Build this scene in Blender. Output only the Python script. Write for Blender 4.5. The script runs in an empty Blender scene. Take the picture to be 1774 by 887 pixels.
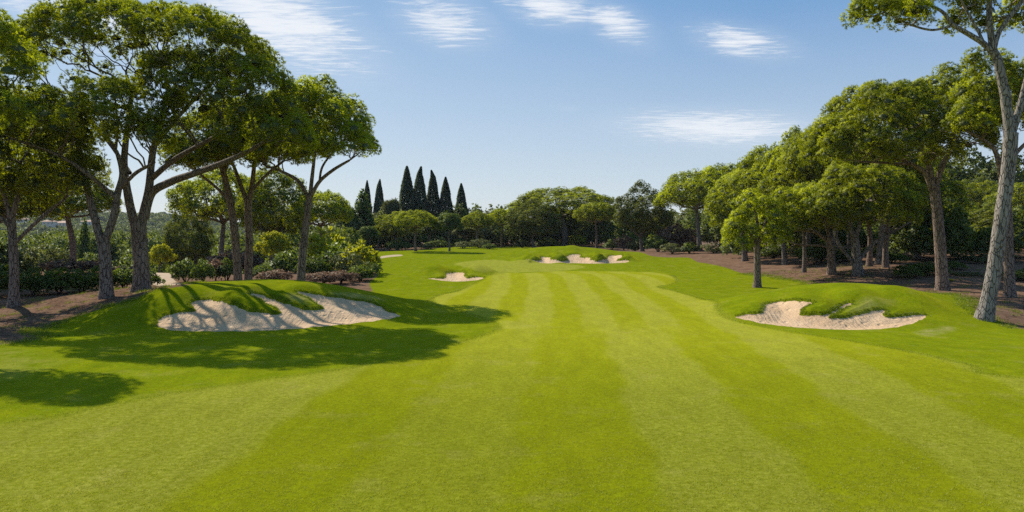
import bpy, math
import numpy as np
from mathutils import Vector

rng = np.random.default_rng(11)
S = bpy.context.scene
COL = S.collection

# ------------------------------------------------------------------ camera frame of the survey
F, CX, HY, CH = 1392.0, 887.0, 395.0, 3.5      # focal length in survey pixels, horizon line, eye height (m)


def sm(a, b, x):
    t = np.clip((x - a) / (b - a), 0, 1)
    return t * t * (3 - 2 * t)


# ------------------------------------------------------------------ terrain
def mound(x, y, cx, cy, rx, ry, h, rot=0.0, p=2.0):
    c, s = math.cos(rot), math.sin(rot)
    u = ((x - cx) * c + (y - cy) * s) / rx
    v = (-(x - cx) * s + (y - cy) * c) / ry
    q = np.clip(1 - u * u - v * v, 0, 1)
    return h * q ** p


def H0(x, y):
    x = np.asarray(x, float); y = np.asarray(y, float)
    r = np.hypot(x, y)
    z = 0.0 * x
    amp = sm(12, 40, r)
    z = z + amp * (0.10 * np.sin(y * 0.36 + 0.05 * x) + 0.06 * np.sin(0.17 * x + 0.22 * y + 1.0) + 0.05 * np.sin(0.31 * x - 0.12 * y))
    z = z + 0.25 * sm(14, 24, r) * sm(3.0, -9.0, x) * sm(30, 20, y) * 0.0
    # bunker mounds
    z = z + mound(x, y, -10.5, 33.2, 8.8, 7.0, 1.46)
    z = z + mound(x, y, -14.0, 31.0, 3.6, 3.4, 0.25)
    for cx, cy, rx, ry, h in ((11.7, 31.4, 1.2, 2.3, .26), (13.7, 31.9, 1.3, 2.4, .26), (15.9, 32.3, 1.5, 2.4, .28), (9.6, 32.0, 1.5, 2.0, .22),
                              (-10.1, 30.2, 1.3, 2.4, .32), (-8.2, 31.2, 1.2, 2.2, .28), (-13.0, 30.4, 1.6, 2.2, .28)):
        z = z + mound(x, y, cx, cy, rx, ry, h)
    z = z + mound(x, y, -17.0, 37.5, 6.5, 7.0, 0.55, p=1.5)
    z = z + mound(x, y, 14.4, 34.6, 7.4, 7.2, 1.08)
    z = z + mound(x, y, -6.0, 60.0, 1.7, 3.0, 0.62) + mound(x, y, -2.4, 60.0, 1.9, 3.0, 0.62) + mound(x, y, -4.2, 63.5, 5.2, 4.2, 0.55)
    z = z + mound(x, y, 6.4, 90.0, 10.0, 10.5, 1.15, p=1.5)
    for cx, cy, rx, ry, h in ((1.7, 82.5, 1.9, 3.0, .55), (4.6, 82.0, 1.4, 3.0, .62), (8.6, 82.0, 1.3, 3.0, .66),
                              (11.9, 83.0, 1.5, 3.0, .58), (6.6, 87.5, 1.6, 3.0, .3)):
        z = z + mound(x, y, cx, cy, rx, ry, h)
    # green tilts gently upward, bank on the right under the pines
    z = z + 0.35 * sm(70, 105, y) * sm(-26, -10, x) * sm(26, 14, x)
    z = z + 0.9 * sm(0, 16, x - (7.5 + 0.09 * y)) * sm(36, 60, y) * sm(150, 110, y)
    # the valley beyond the trees on the left
    z = z - 7.5 * sm(60, 120, y) * sm(-0.17, -0.33, x / np.maximum(y, 1.0)) * (y > 0)
    # far away everything settles a little below the course
    z = z * sm(420, 170, r) - 7.5 * sm(150, 420, r)
    return z


def ray_hit(px, py):
    """the point of the terrain seen in survey pixel px, py"""
    px = np.atleast_1d(np.asarray(px, float)); py = np.atleast_1d(np.asarray(py, float))
    ds = np.geomspace(6, 260, 1500)
    X = (px[:, None] - CX) / F * ds; Z = CH + (HY - py[:, None]) / F * ds
    below = Z < H0(X, np.broadcast_to(ds, X.shape))
    k = np.where(below.any(1), below.argmax(1), len(ds) - 1)
    d1 = ds[k]; d0 = ds[np.maximum(k - 1, 0)]
    for _ in range(20):
        dm = (d0 + d1) / 2
        b = CH + (HY - py) / F * dm < H0((px - CX) / F * dm, dm)
        d1 = np.where(b, dm, d1); d0 = np.where(b, d0, dm)
    return np.stack([(px - CX) / F * d1, d1], 1)


def smooth_closed(P, n=4):
    P = np.asarray(P, float)
    out = []
    for i in range(len(P)):
        p0, p1, p2, p3 = P[i - 1], P[i], P[(i + 1) % len(P)], P[(i + 2) % len(P)]
        for t in np.arange(n) / n:
            out.append(0.5 * (2 * p1 + (p2 - p0) * t + (2 * p0 - 5 * p1 + 4 * p2 - p3) * t * t + (3 * p1 - p0 - 3 * p2 + p3) * t ** 3))
    return np.array(out)


def poly_sdf(pts, poly, wts=None):
    """signed distance (negative inside), nearest point and interpolated weight"""
    A = poly; B = np.roll(poly, -1, 0)
    best = np.full(len(pts), 1e18); near = np.zeros((len(pts), 2)); w = np.zeros(len(pts)); inside = np.zeros(len(pts), bool)
    wb = None if wts is None else np.roll(wts, -1)
    for i in range(len(A)):
        e = B[i] - A[i]; L = e @ e
        if L < 1e-12: continue
        t = np.clip(((pts - A[i]) @ e) / L, 0, 1)
        q = A[i] + t[:, None] * e
        d = ((pts - q) ** 2).sum(1)
        m = d < best
        best[m] = d[m]; near[m] = q[m]
        if wts is not None: w[m] = (wts[i] * (1 - t) + wb[i] * t)[m]
        c = ((A[i, 1] > pts[:, 1]) != (B[i, 1] > pts[:, 1]))
        if c.any():
            xi = A[i, 0] + (pts[c, 1] - A[i, 1]) * e[0] / (e[1] if abs(e[1]) > 1e-12 else 1e-12)
            inside[np.where(c)[0]] ^= pts[c, 0] < xi
    d = np.sqrt(best)
    return np.where(inside, -d, d), near, w


# outlines in survey pixels; third number = height of the grass lip
BUNKERS = [
    ('left', [(280,568,.04),(307,572.7,.02),(361,574,.02),(451,573,.02),(541,567,.02),(631,558,.02),(685,550,.03),(690,545.6,.05),
              (667,538,.12),(658,531,.14),(636,524,.16),(609,520,.16),(577,515,.14),(541,509,.12),(516,507,.14),(528,513,.22),(548,524,.28),
              (559,535,.30),(541,538,.30),(514,533,.28),(487,524,.24),(460,513,.18),(433,511,.14),(455,520,.22),(478,533,.28),(487,541,.30),
              (478,545,.30),(451,542,.28),(419,536,.24),(388,524,.18),(361,520,.14),(336,522,.14),(334,531,.20),(336,540,.22),(307,542,.20),
              (280,551,.16),(271,560,.10)]),
    ('right', [(1273,549.6,.05),(1305,557,.02),(1349,564,.02),(1393,568,.02),(1458,571,.02),(1524,570,.02),(1567,564,.02),(1593,555,.03),(1606,547,.06),
               (1598,546,.12),(1576,546.5,.2),(1558,549.6,.26),(1537,549.6,.28),(1529,545.7,.25),(1531,541,.2),(1534,537,.14),(1515,539,.2),(1493,544,.26),
               (1471,550,.28),(1445,552,.28),(1436,550,.25),(1449,540,.18),(1462,532.6,.16),(1478,526,.12),(1471,525,.16),(1458,531,.2),(1441,542,.24),
               (1419,546.5,.28),(1393,546.5,.28),(1384,542,.25),(1390.5,534,.2),(1406,526,.14),(1393,522.5,.12),(1371,521.7,.12),(1349,523,.14),
               (1332,526,.16),(1324,532.6,.2),(1324,538.7,.22),(1314,543.5,.2),(1292,545.7,.12)]),
    ('middle', [(740.5,482,.04),(761,485.5,.02),(790,487.6,.02),(819,486,.02),(838,482.7,.05),(833,480.4,.12),(819,481,.22),(808.6,482,.26),(803,478,.22),
                (805,474,.16),(790,472.3,.14),(774,473.5,.16),(773,478.4,.22),(771,482,.26),(758,482.7,.2)]),
    ('far', [(906.7,450,.04),(931,453.7,.02),(961.5,455.3,.02),(1002,456,.02),(1032.5,456.7,.02),(1063,456,.02),(1089,453,.06),(1085,451,.2),(1070,452,.26),
             (1069,450.5,.2),(1078,443.7,.12),(1065,443,.12),(1055,444,.14),(1049,449,.24),(1036.6,453,.3),(1023,450,.26),(1022,446.5,.2),(1014,447,.2),
             (1005,445.5,.18),(1005,441.5,.12),(990,441,.12),(978,443,.14),(984,449,.28),(981,452,.28),(970,452,.28),(955,449.5,.2),(952,446,.14),
             (941,445,.14),(937,447,.16),(938,450.3,.24),(931,451.8,.24),(915,450.2,.14)]),
]
for k, (nm, pts) in enumerate(BUNKERS):
    a = np.array(pts)
    xy = ray_hit(a[:, 0], a[:, 1])
    q = smooth_closed(np.column_stack([xy, a[:, 2]]), 6)
    tg = np.roll(q[:, :2], -1, 0) - np.roll(q[:, :2], 1, 0); tg /= np.maximum(np.linalg.norm(tg, axis=1, keepdims=True), 1e-9)
    arc = np.cumsum(np.linalg.norm(q[:, :2] - np.roll(q[:, :2], 1, 0), axis=1))
    wig = .030 * np.sin(arc * 7.1 + k) + .022 * np.sin(arc * 15.3 + 2 * k) + .014 * np.sin(arc * 31 + 1)
    q[:, :2] += np.column_stack([-tg[:, 1], tg[:, 0]]) * wig[:, None]
    BUNKERS[k] = (nm, q[:, :2], np.maximum(q[:, 2], .015))


def lip_height(x, y):
    """how the bunkers dig into the smooth terrain; returns dz, nearest-bunker signed distance"""
    pts = np.column_stack([x, y]); dz = np.zeros(len(pts)); sd = np.full(len(pts), 99.0)
    for nm, poly, w in BUNKERS:
        lo = poly.min(0) - 3; hi = poly.max(0) + 3
        m = (pts > lo).all(1) & (pts < hi).all(1)
        if not m.any(): continue
        d, near, ww = poly_sdf(pts[m], poly, w)
        out = d > 0
        up = (.42 if poly[0, 1] < 45 else .8) * ww * sm(0, 0.11, d) * (0.45 + 0.75 * sm(0.0, 0.55, d)) * np.exp(-(np.maximum(d - .3, 0) / 1.0) ** 2)
        dn = -0.10 * sm(0, 0.9, -d) - 0.02 * sm(0, .05, -d)
        dz[m] += np.where(out, up, dn)
        sd[m] = np.minimum(sd[m], d)
    return dz, sd


# ------------------------------------------------------------------ mesh helpers
def make_mesh(name, V, faces_list, mat, attrs=None, smooth=True, colors=None):
    """faces_list: list of int arrays (n,3) or (n,4)"""
    me = bpy.data.meshes.new(name)
    V = np.ascontiguousarray(V, np.float32)
    me.vertices.add(len(V)); me.vertices.foreach_set('co', V.ravel())
    idx = np.concatenate([f.ravel() for f in faces_list]).astype(np.int32)
    tot = np.concatenate([np.full(len(f), f.shape[1], np.int32) for f in faces_list])
    me.loops.add(len(idx)); me.loops.foreach_set('vertex_index', idx)
    me.polygons.add(len(tot))
    me.polygons.foreach_set('loop_start', np.concatenate([[0], np.cumsum(tot)[:-1]]).astype(np.int32))
    me.polygons.foreach_set('use_smooth', np.full(len(tot), bool(smooth)))
    for k, a in (attrs or {}).items():
        at = me.attributes.new(k, 'FLOAT', 'POINT'); at.data.foreach_set('value', np.ascontiguousarray(a, np.float32))
    for k, a in (colors or {}).items():
        at = me.attributes.new(k, 'FLOAT_COLOR', 'POINT'); at.data.foreach_set('color', np.ascontiguousarray(a, np.float32).ravel())
    me.materials.append(mat)
    me.update(calc_edges=True)
    return me


def link(name, data, parent=None, loc=None):
    o = bpy.data.objects.new(name, data); COL.objects.link(o)
    if parent is not None: o.parent = parent
    if loc is not None: o.location = loc
    return o


def thing(name, label, cat, loc=(0, 0, 0), group=None):
    o = link(name, None, loc=loc); o['label'] = label; o['category'] = cat; o.empty_display_size = .3
    if group: o['group'] = group
    return o


def struct(name, me, label=None):
    o = link(name, me); o['kind'] = 'structure'
    if label: o['label'] = label
    return o


def copy_tree(root, loc, rz, scale, label, group=None):
    r = root.copy(); COL.objects.link(r); r.location = loc; r.rotation_euler = (0, 0, rz); r.scale = scale; r['label'] = label
    if group: r['group'] = group
    for ch in root.children:
        c = ch.copy(); COL.objects.link(c); c.parent = r
    return r


# ------------------------------------------------------------------ node helpers and materials
def new_mat(name):
    m = bpy.data.materials.new(name); m.use_nodes = True
    nt = m.node_tree; nt.nodes.clear()
    return m, nt


class N:
    def __init__(s, nt): s.nt = nt
    def node(s, t, **kw):
        n = s.nt.nodes.new(t)
        for k, v in kw.items(): setattr(n, k, v)
        return n
    def L(s, a, b): s.nt.links.new(a, b)
    def put(s, sock, v):
        if isinstance(v, bpy.types.NodeSocket): s.L(v, sock)
        else: sock.default_value = v
    def math(s, op, a, b=0.0, c=None, clamp=False):
        n = s.node('ShaderNodeMath', operation=op, use_clamp=clamp); s.put(n.inputs[0], a); s.put(n.inputs[1], b)
        if c is not None: s.put(n.inputs[2], c)
        return n.outputs[0]
    def mix(s, f, a, b, mode='MIX'):
        n = s.node('ShaderNodeMix', data_type='RGBA', blend_type=mode); n.clamp_factor = True
        s.put(n.inputs[0], f)
        for i, v in ((6, a), (7, b)):
            if isinstance(v, tuple) and len(v) == 3: v = v + (1,)
            s.put(n.inputs[i], v)
        return n.outputs[2]
    def scale(s, col, f):
        n = s.node('ShaderNodeVectorMath', operation='SCALE'); s.put(n.inputs[0], col); s.put(n.inputs['Scale'], f)
        return n.outputs[0]
    def noise(s, vec, scale, detail=3, rough=.55, dist=0.0):
        n = s.node('ShaderNodeTexNoise'); n.inputs['Scale'].default_value = scale; n.inputs['Detail'].default_value = detail
        n.inputs['Roughness'].default_value = rough; n.inputs['Distortion'].default_value = dist
        if vec is not None: s.L(vec, n.inputs['Vector'])
        return n.outputs[0]
    def map(s, v, a, b, c, d, smooth=False):
        n = s.node('ShaderNodeMapRange'); n.interpolation_type = 'SMOOTHSTEP' if smooth else 'LINEAR'
        s.put(n.inputs[0], v)
        for i, q in zip((1, 2, 3, 4), (a, b, c, d)): n.inputs[i].default_value = q
        return n.outputs[0]
    def mapping(s, vec, scale, rot=(0, 0, 0), loc=(0, 0, 0)):
        n = s.node('ShaderNodeMapping'); s.L(vec, n.inputs[0]); n.inputs['Scale'].default_value = scale; n.inputs['Rotation'].default_value = rot; n.inputs['Location'].default_value = loc
        return n.outputs[0]
    def attr(s, name, out=2):
        return s.node('ShaderNodeAttribute', attribute_name=name).outputs[out]
    def pos(s): return s.node('ShaderNodeNewGeometry').outputs['Position']
    def out(s, shader):
        o = s.node('ShaderNodeOutputMaterial'); s.L(shader, o.inputs['Surface'])


def leaf_mat(name, dark, light, trans=.42, tcol=1.35, gloss=.03, rough=.5, per_obj=.18, back=None):
    m, nt = new_mat(name); n = N(nt)
    t = n.attr('tint')
    col = n.mix(t, dark, light)
    in_core = n.math('LESS_THAN', t, -.5)
    col = n.mix(in_core, col, (.070, .078, .022))  # clump cores coloured darker, deepening the shade between needles
    rnd = n.node('ShaderNodeObjectInfo').outputs['Random']
    col = n.scale(col, n.map(rnd, 0, 1, 1 - per_obj, 1 + per_obj))
    d = n.node('ShaderNodeBsdfDiffuse'); n.L(col, d.inputs[0])
    tr = n.node('ShaderNodeBsdfTranslucent')
    n.L(n.mix(1.0, col, back or (tcol, tcol * .98, tcol * .45), 'MULTIPLY'), tr.inputs[0])
    a = n.node('ShaderNodeMixShader'); n.put(a.inputs[0], n.math('MULTIPLY', n.math('SUBTRACT', 1.0, in_core), trans)); n.L(d.outputs[0], a.inputs[1]); n.L(tr.outputs[0], a.inputs[2])
    g = n.node('ShaderNodeBsdfGlossy'); g.inputs['Roughness'].default_value = rough; g.inputs[0].default_value = (.8, .85, .75, 1)
    b = n.node('ShaderNodeMixShader'); b.inputs[0].default_value = gloss; n.L(a.outputs[0], b.inputs[1]); n.L(g.outputs[0], b.inputs[2])
    n.out(b.outputs[0])
    return m


def bark_mat(name, c1, c2, c3):
    m, nt = new_mat(name); n = N(nt)
    tc = n.node('ShaderNodeTexCoord').outputs['Object']
    st = n.mapping(tc, (1, 1, .28))
    vor = n.node('ShaderNodeTexVoronoi', feature='DISTANCE_TO_EDGE'); vor.inputs['Scale'].default_value = 9
    dist = n.node('ShaderNodeVectorMath', operation='ADD'); n.L(st, dist.inputs[0])
    nz = n.node('ShaderNodeTexNoise'); nz.inputs['Scale'].default_value = 3; n.L(st, nz.inputs['Vector'])
    n.L(n.scale(nz.outputs[1], .25), dist.inputs[1]); n.L(dist.outputs[0], vor.inputs['Vector'])
    crack = n.map(vor.outputs['Distance'], 0.0, .09, 0, 1, True)
    big = n.noise(tc, .9, 3); fine = n.noise(st, 22, 4, .65)
    col = n.mix(n.map(big, .38, .62, 0, 1), c1, c2)
    col = n.mix(n.map(fine, .3, .75, 0, .75), col, c3)
    col = n.mix(n.map(crack, 0, 1, .75, 0), col, (.035, .022, .016))
    h = n.math('ADD', n.math('MULTIPLY', crack, .6), n.math('MULTIPLY', fine, .7))
    bp = n.node('ShaderNodeBump'); bp.inputs['Strength'].default_value = 1.0; bp.inputs['Distance'].default_value = .09; n.L(h, bp.inputs['Height'])
    p = n.node('ShaderNodeBsdfPrincipled'); n.L(col, p.inputs['Base Color']); p.inputs['Roughness'].default_value = .9; n.L(bp.outputs[0], p.inputs['Normal'])
    p.inputs['Specular IOR Level'].default_value = .2
    n.out(p.outputs[0])
    return m


def ground_mat():
    m, nt = new_mat('turf'); n = N(nt)
    p = n.pos()
    sep = n.node('ShaderNodeSeparateColor'); n.L(n.node('ShaderNodeAttribute', attribute_name='zone').outputs[0], sep.inputs[0])
    fair, stripe, green = sep.outputs
    sep2 = n.node('ShaderNodeSeparateColor'); n.L(n.node('ShaderNodeAttribute', attribute_name='zone2').outputs[0], sep2.inputs[0])
    dirt, path, wear = sep2.outputs
    big = n.noise(p, .22, 3); mid = n.noise(p, 1.3, 4, .6); sml = n.noise(p, 9, 4, .6); fin = n.noise(p, 48, 3, .7)
    grain = n.noise(n.mapping(p, (1, .45, 1), (0, 0, .12)), 26, 3, .7)
    rough = n.mix(n.map(mid, .3, .7, 0, 1), (.116, .156, .0032), (.172, .198, .0042))
    f_d = n.mix(n.map(big, .35, .65, 0, 1), (.142, .166, .0035), (.172, .186, .0045))
    f_p = n.mix(n.map(sml, .3, .7, 0, 1), (.160, .180, .009), (.222, .220, .032))
    f = n.mix(stripe, f_d, f_p)
    f = n.mix(n.attr('close'), f, n.mix(stripe, (.238, .246, .008), (.284, .280, .030)))  # sheen of the farther fairway, painted as a brighter base colour
    col = n.mix(fair, rough, f)
    col = n.mix(green, col, (.235, .240, .030))
    # dry, sparse patches
    dry = n.math('MULTIPLY', n.map(n.noise(p, .75, 4, .65), .56, .74, 0, .55), n.math('SUBTRACT', 1.0, green))
    col = n.mix(n.math('MULTIPLY', dry, .55), col, (.30, .25, .075))
    col = n.mix(n.math('MULTIPLY', wear, n.map(mid, .35, .6, 0, 1)), col, (.27, .24, .09))
    col = n.scale(col, n.map(sml, .3, .7, .84, 1.16)); col = n.scale(col, n.map(n.noise(n.mapping(p, (1, .3, 1), (0, 0, .05)), 2.2, 4, .6), .3, .7, .88, 1.12))
    col = n.scale(col, n.map(fin, .25, .75, .66, 1.34))
    col = n.scale(col, n.map(grain, .25, .75, .78, 1.22))
    # needle litter and bare soil
    d1 = n.mix(n.map(mid, .3, .7, 0, 1), (.105, .062, .040), (.215, .135, .09))
    d1 = n.mix(n.map(n.noise(p, 3.1, 5, .7), .52, .68, 0, .8), d1, (.085, .047, .030))  # litter mottle, deepened to paint in dappled shade under the trees
    d1 = n.mix(n.map(fin, .55, .75, 0, .6), d1, (.36, .24, .16))
    edge = n.math('ADD', dirt, n.math('MULTIPLY', n.math('SUBTRACT', sml, .5), .7))
    edge = n.math('ADD', edge, n.math('MULTIPLY', n.math('SUBTRACT', mid, .5), .5))
    col = n.mix(n.map(edge, .38, .62, 0, 1, True), col, d1)
    pa = n.mix(n.map(mid, .3, .7, 0, 1), (.40, .29, .20), (.52, .40, .29))
    col = n.mix(n.map(n.math('ADD', path, n.math('MULTIPLY', n.math('SUBTRACT', sml, .5), .4)), .4, .6, 0, 1, True), col, pa)
    hgt = n.math('ADD', n.math('MULTIPLY', fin, .5), n.math('MULTIPLY', n.noise(p, 14, 4, .7), .8))
    bp = n.node('ShaderNodeBump'); bp.inputs['Strength'].default_value = .55; bp.inputs['Distance'].default_value = .03; n.L(hgt, bp.inputs['Height'])
    d = n.node('ShaderNodeBsdfPrincipled'); n.L(col, d.inputs['Base Color']); n.L(bp.outputs[0], d.inputs['Normal'])
    d.inputs['Specular IOR Level'].default_value = 0; d.inputs['Roughness'].default_value = 1
    n.put(d.inputs['Sheen Weight'], n.math('MULTIPLY', n.math('SUBTRACT', 1.0, dirt), .20)); d.inputs['Sheen Roughness'].default_value = .30; d.inputs['Sheen Tint'].default_value = (.95, .90, .05, 1)
    n.out(d.outputs[0])
    return m


def sand_mat():
    m, nt = new_mat('sand'); n = N(nt)
    p = n.pos()
    mid = n.noise(p, 1.1, 4, .6); fin = n.noise(p, 40, 3, .7); clod = n.noise(p, 7, 4, .65)
    rake = n.noise(n.mapping(p, (5.5, .55, 1), (0, 0, .25)), 1.6, 3, .6)
    col = n.mix(n.map(mid, .3, .7, 0, 1), (.50, .335, .195), (.63, .445, .275))
    col = n.mix(n.map(clod, .5, .75, 0, .5), col, (.44, .28, .16))
    col = n.scale(col, n.map(fin, .25, .75, .86, 1.12))
    foot = n.node('ShaderNodeTexVoronoi'); foot.inputs['Scale'].default_value = 2.6; n.L(n.mapping(p, (1, .7, 1)), foot.inputs['Vector'])
    rake = n.math('MULTIPLY', rake, n.map(n.noise(p, .6, 3), .35, .6, .2, 1.0))
    h = n.math('ADD', n.math('ADD', n.math('MULTIPLY', rake, 1.3), n.map(foot.outputs['Distance'], .05, .28, 0, .7, True)), n.math('ADD', n.math('MULTIPLY', clod, .8), n.math('MULTIPLY', fin, .12)))
    bp = n.node('ShaderNodeBump'); bp.inputs['Strength'].default_value = .85; bp.inputs['Distance'].default_value = .08; n.L(h, bp.inputs['Height'])
    d = n.node('ShaderNodeBsdfPrincipled'); n.L(col, d.inputs['Base Color']); d.inputs['Roughness'].default_value = .95; d.inputs['Specular IOR Level'].default_value = .1
    n.L(bp.outputs[0], d.inputs['Normal']); n.out(d.outputs[0])
    return m


def plain_mat(name, col, rough=.8, var=.12, scale=1.5):
    m, nt = new_mat(name); n = N(nt)
    c = n.scale(n.mix(0.0, col, col), n.map(n.noise(n.node('ShaderNodeTexCoord').outputs['Object'], scale, 4), .3, .7, 1 - var, 1 + var))
    p = n.node('ShaderNodeBsdfPrincipled'); n.L(c, p.inputs['Base Color']); p.inputs['Roughness'].default_value = rough
    n.out(p.outputs[0]); return m


M = dict(
    turf=ground_mat(), sand=sand_mat(),
    blade=leaf_mat('turf_blades', (.120, .165, .004), (.230, .270, .010), .45, gloss=.03, per_obj=0),
    stubble=leaf_mat('stubble_blades', (.230, .262, .006), (.42, .42, .055), .40, gloss=.02, per_obj=0),
    needle=leaf_mat('pine_needles', (.105, .142, .007), (.48, .50, .010), .58, back=(1.42, 1.44, .35)),
    needle_dark=leaf_mat('dark_pine_needles', (.08, .105, .014), (.26, .28, .024), .45, 1.3),
    cypress=leaf_mat('cypress_scales', (.085, .115, .068), (.17, .205, .115), .3, 1.0, gloss=.03),
    laurel=leaf_mat('dark_glossy_leaves', (.046, .076, .010), (.15, .19, .020), .45, 1.4, gloss=.035, rough=.5),
    lime=leaf_mat('yellow_green_leaves', (.24, .26, .006), (.55, .52, .012), .5, 1.3),
    olive=leaf_mat('grey_green_leaves', (.075, .092, .028), (.19, .20, .075), .4, 1.2),
    rose=leaf_mat('dry_pinkish_plumes', (.12, .078, .050), (.34, .225, .165), .35, 1.1, gloss=.02, back=(1.1, .95, .8)),
    wood=leaf_mat('woodland_leaves', (.050, .076, .012), (.170, .200, .022), .44, 1.35),
    bark=bark_mat('pine_bark', (.23, .185, .15), (.18, .13, .10), (.34, .29, .25)),
    bark_pale=bark_mat('pale_pine_bark', (.29, .25, .215), (.22, .175, .145), (.44, .39, .34)),
    bark_red=bark_mat('reddish_pine_bark', (.25, .175, .135), (.19, .125, .092), (.36, .27, .215)),
    stem=plain_mat('shrub_stem', (.07, .05, .035), .9),
    hill=plain_mat('hill_cover', (.055, .070, .035), 1.0, .4, .03),
    cream=plain_mat('cream_render', (.62, .54, .44)), tile=plain_mat('clay_tile', (.36, .17, .10)), glassy=plain_mat('dark_window', (.05, .06, .07), .2),
)

# ------------------------------------------------------------------ the ground
EDGE = []


def zones(x, y, z):
    pts = np.column_stack([x, y])
    def reg(px_list, soft, pad=6):
        a = np.array(px_list, float); q = smooth_closed(ray_hit(a[:, 0], a[:, 1]), 6)
        return reg_xy(q, soft)
    def reg_xy(q, soft):
        out = np.zeros(len(pts)); lo = q.min(0) - 3 * soft; hi = q.max(0) + 3 * soft
        m = (pts > lo).all(1) & (pts < hi).all(1)
        d, _, _ = poly_sdf(pts[m], q)
        out[m] = sm(soft, -soft, d)
        return out
    # fairway: left edge upward, round the top, right edge back
    a = np.array([(0, 733), (150, 708), (300, 681), (450, 659), (600, 638), (700, 619), (780, 598), (845, 578), (862, 566), (850, 556), (800, 540), (757, 528), (747, 518), (775, 508),
                  (808, 497), (835, 485), (850, 476), (880, 472), (960, 470), (1050, 470), (1100, 471), (1150, 474), (1172, 483), (1165, 492), (1140, 497), (1180, 507), (1235, 520), (1250, 545),
                  (1330, 568), (1430, 584), (1560, 606), (1680, 632), (1774, 655)], float)
    e = ray_hit(a[:, 0], a[:, 1])
    q = np.vstack([[-26, 6.5], [-16, 12.0], e, [20, 15], [30, 8], [30, -40], [-26, -40]])
    qs = smooth_closed(q, 5)
    fair = reg_xy(qs, .40); EDGE.append(qs)
    green = reg([(788, 459), (800, 454), (850, 450), (905, 451.5), (960, 456), (1010, 461), (1000, 466), (960, 470), (900, 472), (850, 471), (810, 466)], .25)
    green *= 1.0
    small = reg([(868, 556), (905, 558), (938, 566), (905, 570), (870, 568)], .25)
    u = x - 0.055 * y - 0.35 * np.sin(y * 0.045) + 2.2 * sm(55, 95, y) * 1.0
    wob = 0.10 * np.sin(y * 0.9) + 0.06 * np.sin(y * 2.3 + 1)
    ph = np.abs(((u + wob - 2.27 + 2.1) % 4.2) - 2.1)
    stripe = sm(1.20, .88, ph)
    stripe = stripe * np.where((u > -3.5) & (u < .0), .40, .78)
    stripe = np.maximum(stripe, sm(-4.9, -5.4, u + wob) * sm(26, 17, y))
    uf = x - 0.055 * y + .0015 * np.maximum(y - 35, 0) ** 2 + .06 * np.sin(y * .7)
    sf = sm(.80, .48, np.abs(((uf - 1.63 + 1.2) % 2.4) - 1.2)) * .85
    k_ = sm(24, 33, y); stripe = stripe * (1 - k_) + sf * k_
    stripe = np.where(small > 0, np.maximum(stripe, small), stripe)
    # bare ground: everything left of the mown rough
    b = np.array([(0, 597), (60, 575), (120, 553), (190, 530), (262, 507), (330, 493)], float); eb = ray_hit(b[:, 0], b[:, 1])
    c = np.array([(640, 489), (655, 476), (650, 462), (643, 449)], float); ec = ray_hit(c[:, 0], c[:, 1])
    ql = np.vstack([[-75, 10], [-24, 14], eb, [-15, 39.5], [-11, 41], [-8.5, 42.5], [-8.0, 46], ec, [-19.6, 106], [-17, 118], [-11.5, 124], [-5, 132], [3, 142], [14, 142], [14, 170], [-60, 420], [-400, 420], [-400, 10]])
    dirt = reg_xy(smooth_closed(ql, 4), .45)
    g = np.array([(1774, 570), (1735, 557), (1690, 540), (1668, 517), (1640, 509)], float); eg = ray_hit(g[:, 0], g[:, 1])
    h = np.array([(1395, 489), (1330, 479), (1270, 468), (1222, 456), (1200, 449), (1185, 446), (1140, 445)], float); eh = ray_hit(h[:, 0], h[:, 1])
    qr = np.vstack([[60, 12], [24, 24], eg, [20.5, 42], [17, 43.5], eh, [16.5, 104], [11, 105.5], [6, 109], [4, 118], [4, 135], [5, 170], [60, 420], [400, 420], [400, 12]])
    dirt = np.maximum(dirt, reg_xy(smooth_closed(qr, 4), .6))
    far = sm(142, 150, np.hypot(x, y)) * (y > 0)
    dirt = np.maximum(dirt, far)
    path = reg_xy(smooth_closed([((p - CX) / F * d_, d_) for p, d_ in ((240, 62), (278, 66), (305, 63), (300, 56), (318, 51), (345, 48.5), (330, 45), (285, 47), (262, 52))], 5), .3)
    path = np.maximum(path, reg([(650, 450), (660, 444), (690, 441), (697, 443), (670, 446), (655, 449)], .3))
    # worn turf on steep faces and at the sand edges
    wear = reg([(575, 508), (640, 512), (662, 524), (630, 522), (590, 516)], .3) * .8
    wear = np.maximum(wear, reg([(500, 512), (540, 522), (556, 530), (530, 530), (500, 520)], .25) * .7)
    wear = np.maximum(wear, reg([(1480, 530), (1540, 520), (1545, 530), (1500, 541), (1470, 545)], .3) * .45)
    wear = np.maximum(wear, reg([(1590, 575), (1640, 566), (1650, 572), (1610, 582)], .25) * .8)
    wear = np.maximum(wear, reg([(0, 605), (60, 612), (90, 630), (40, 650), (0, 655)], .5) * .3)
    return fair, stripe, green, dirt, path, wear


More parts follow.
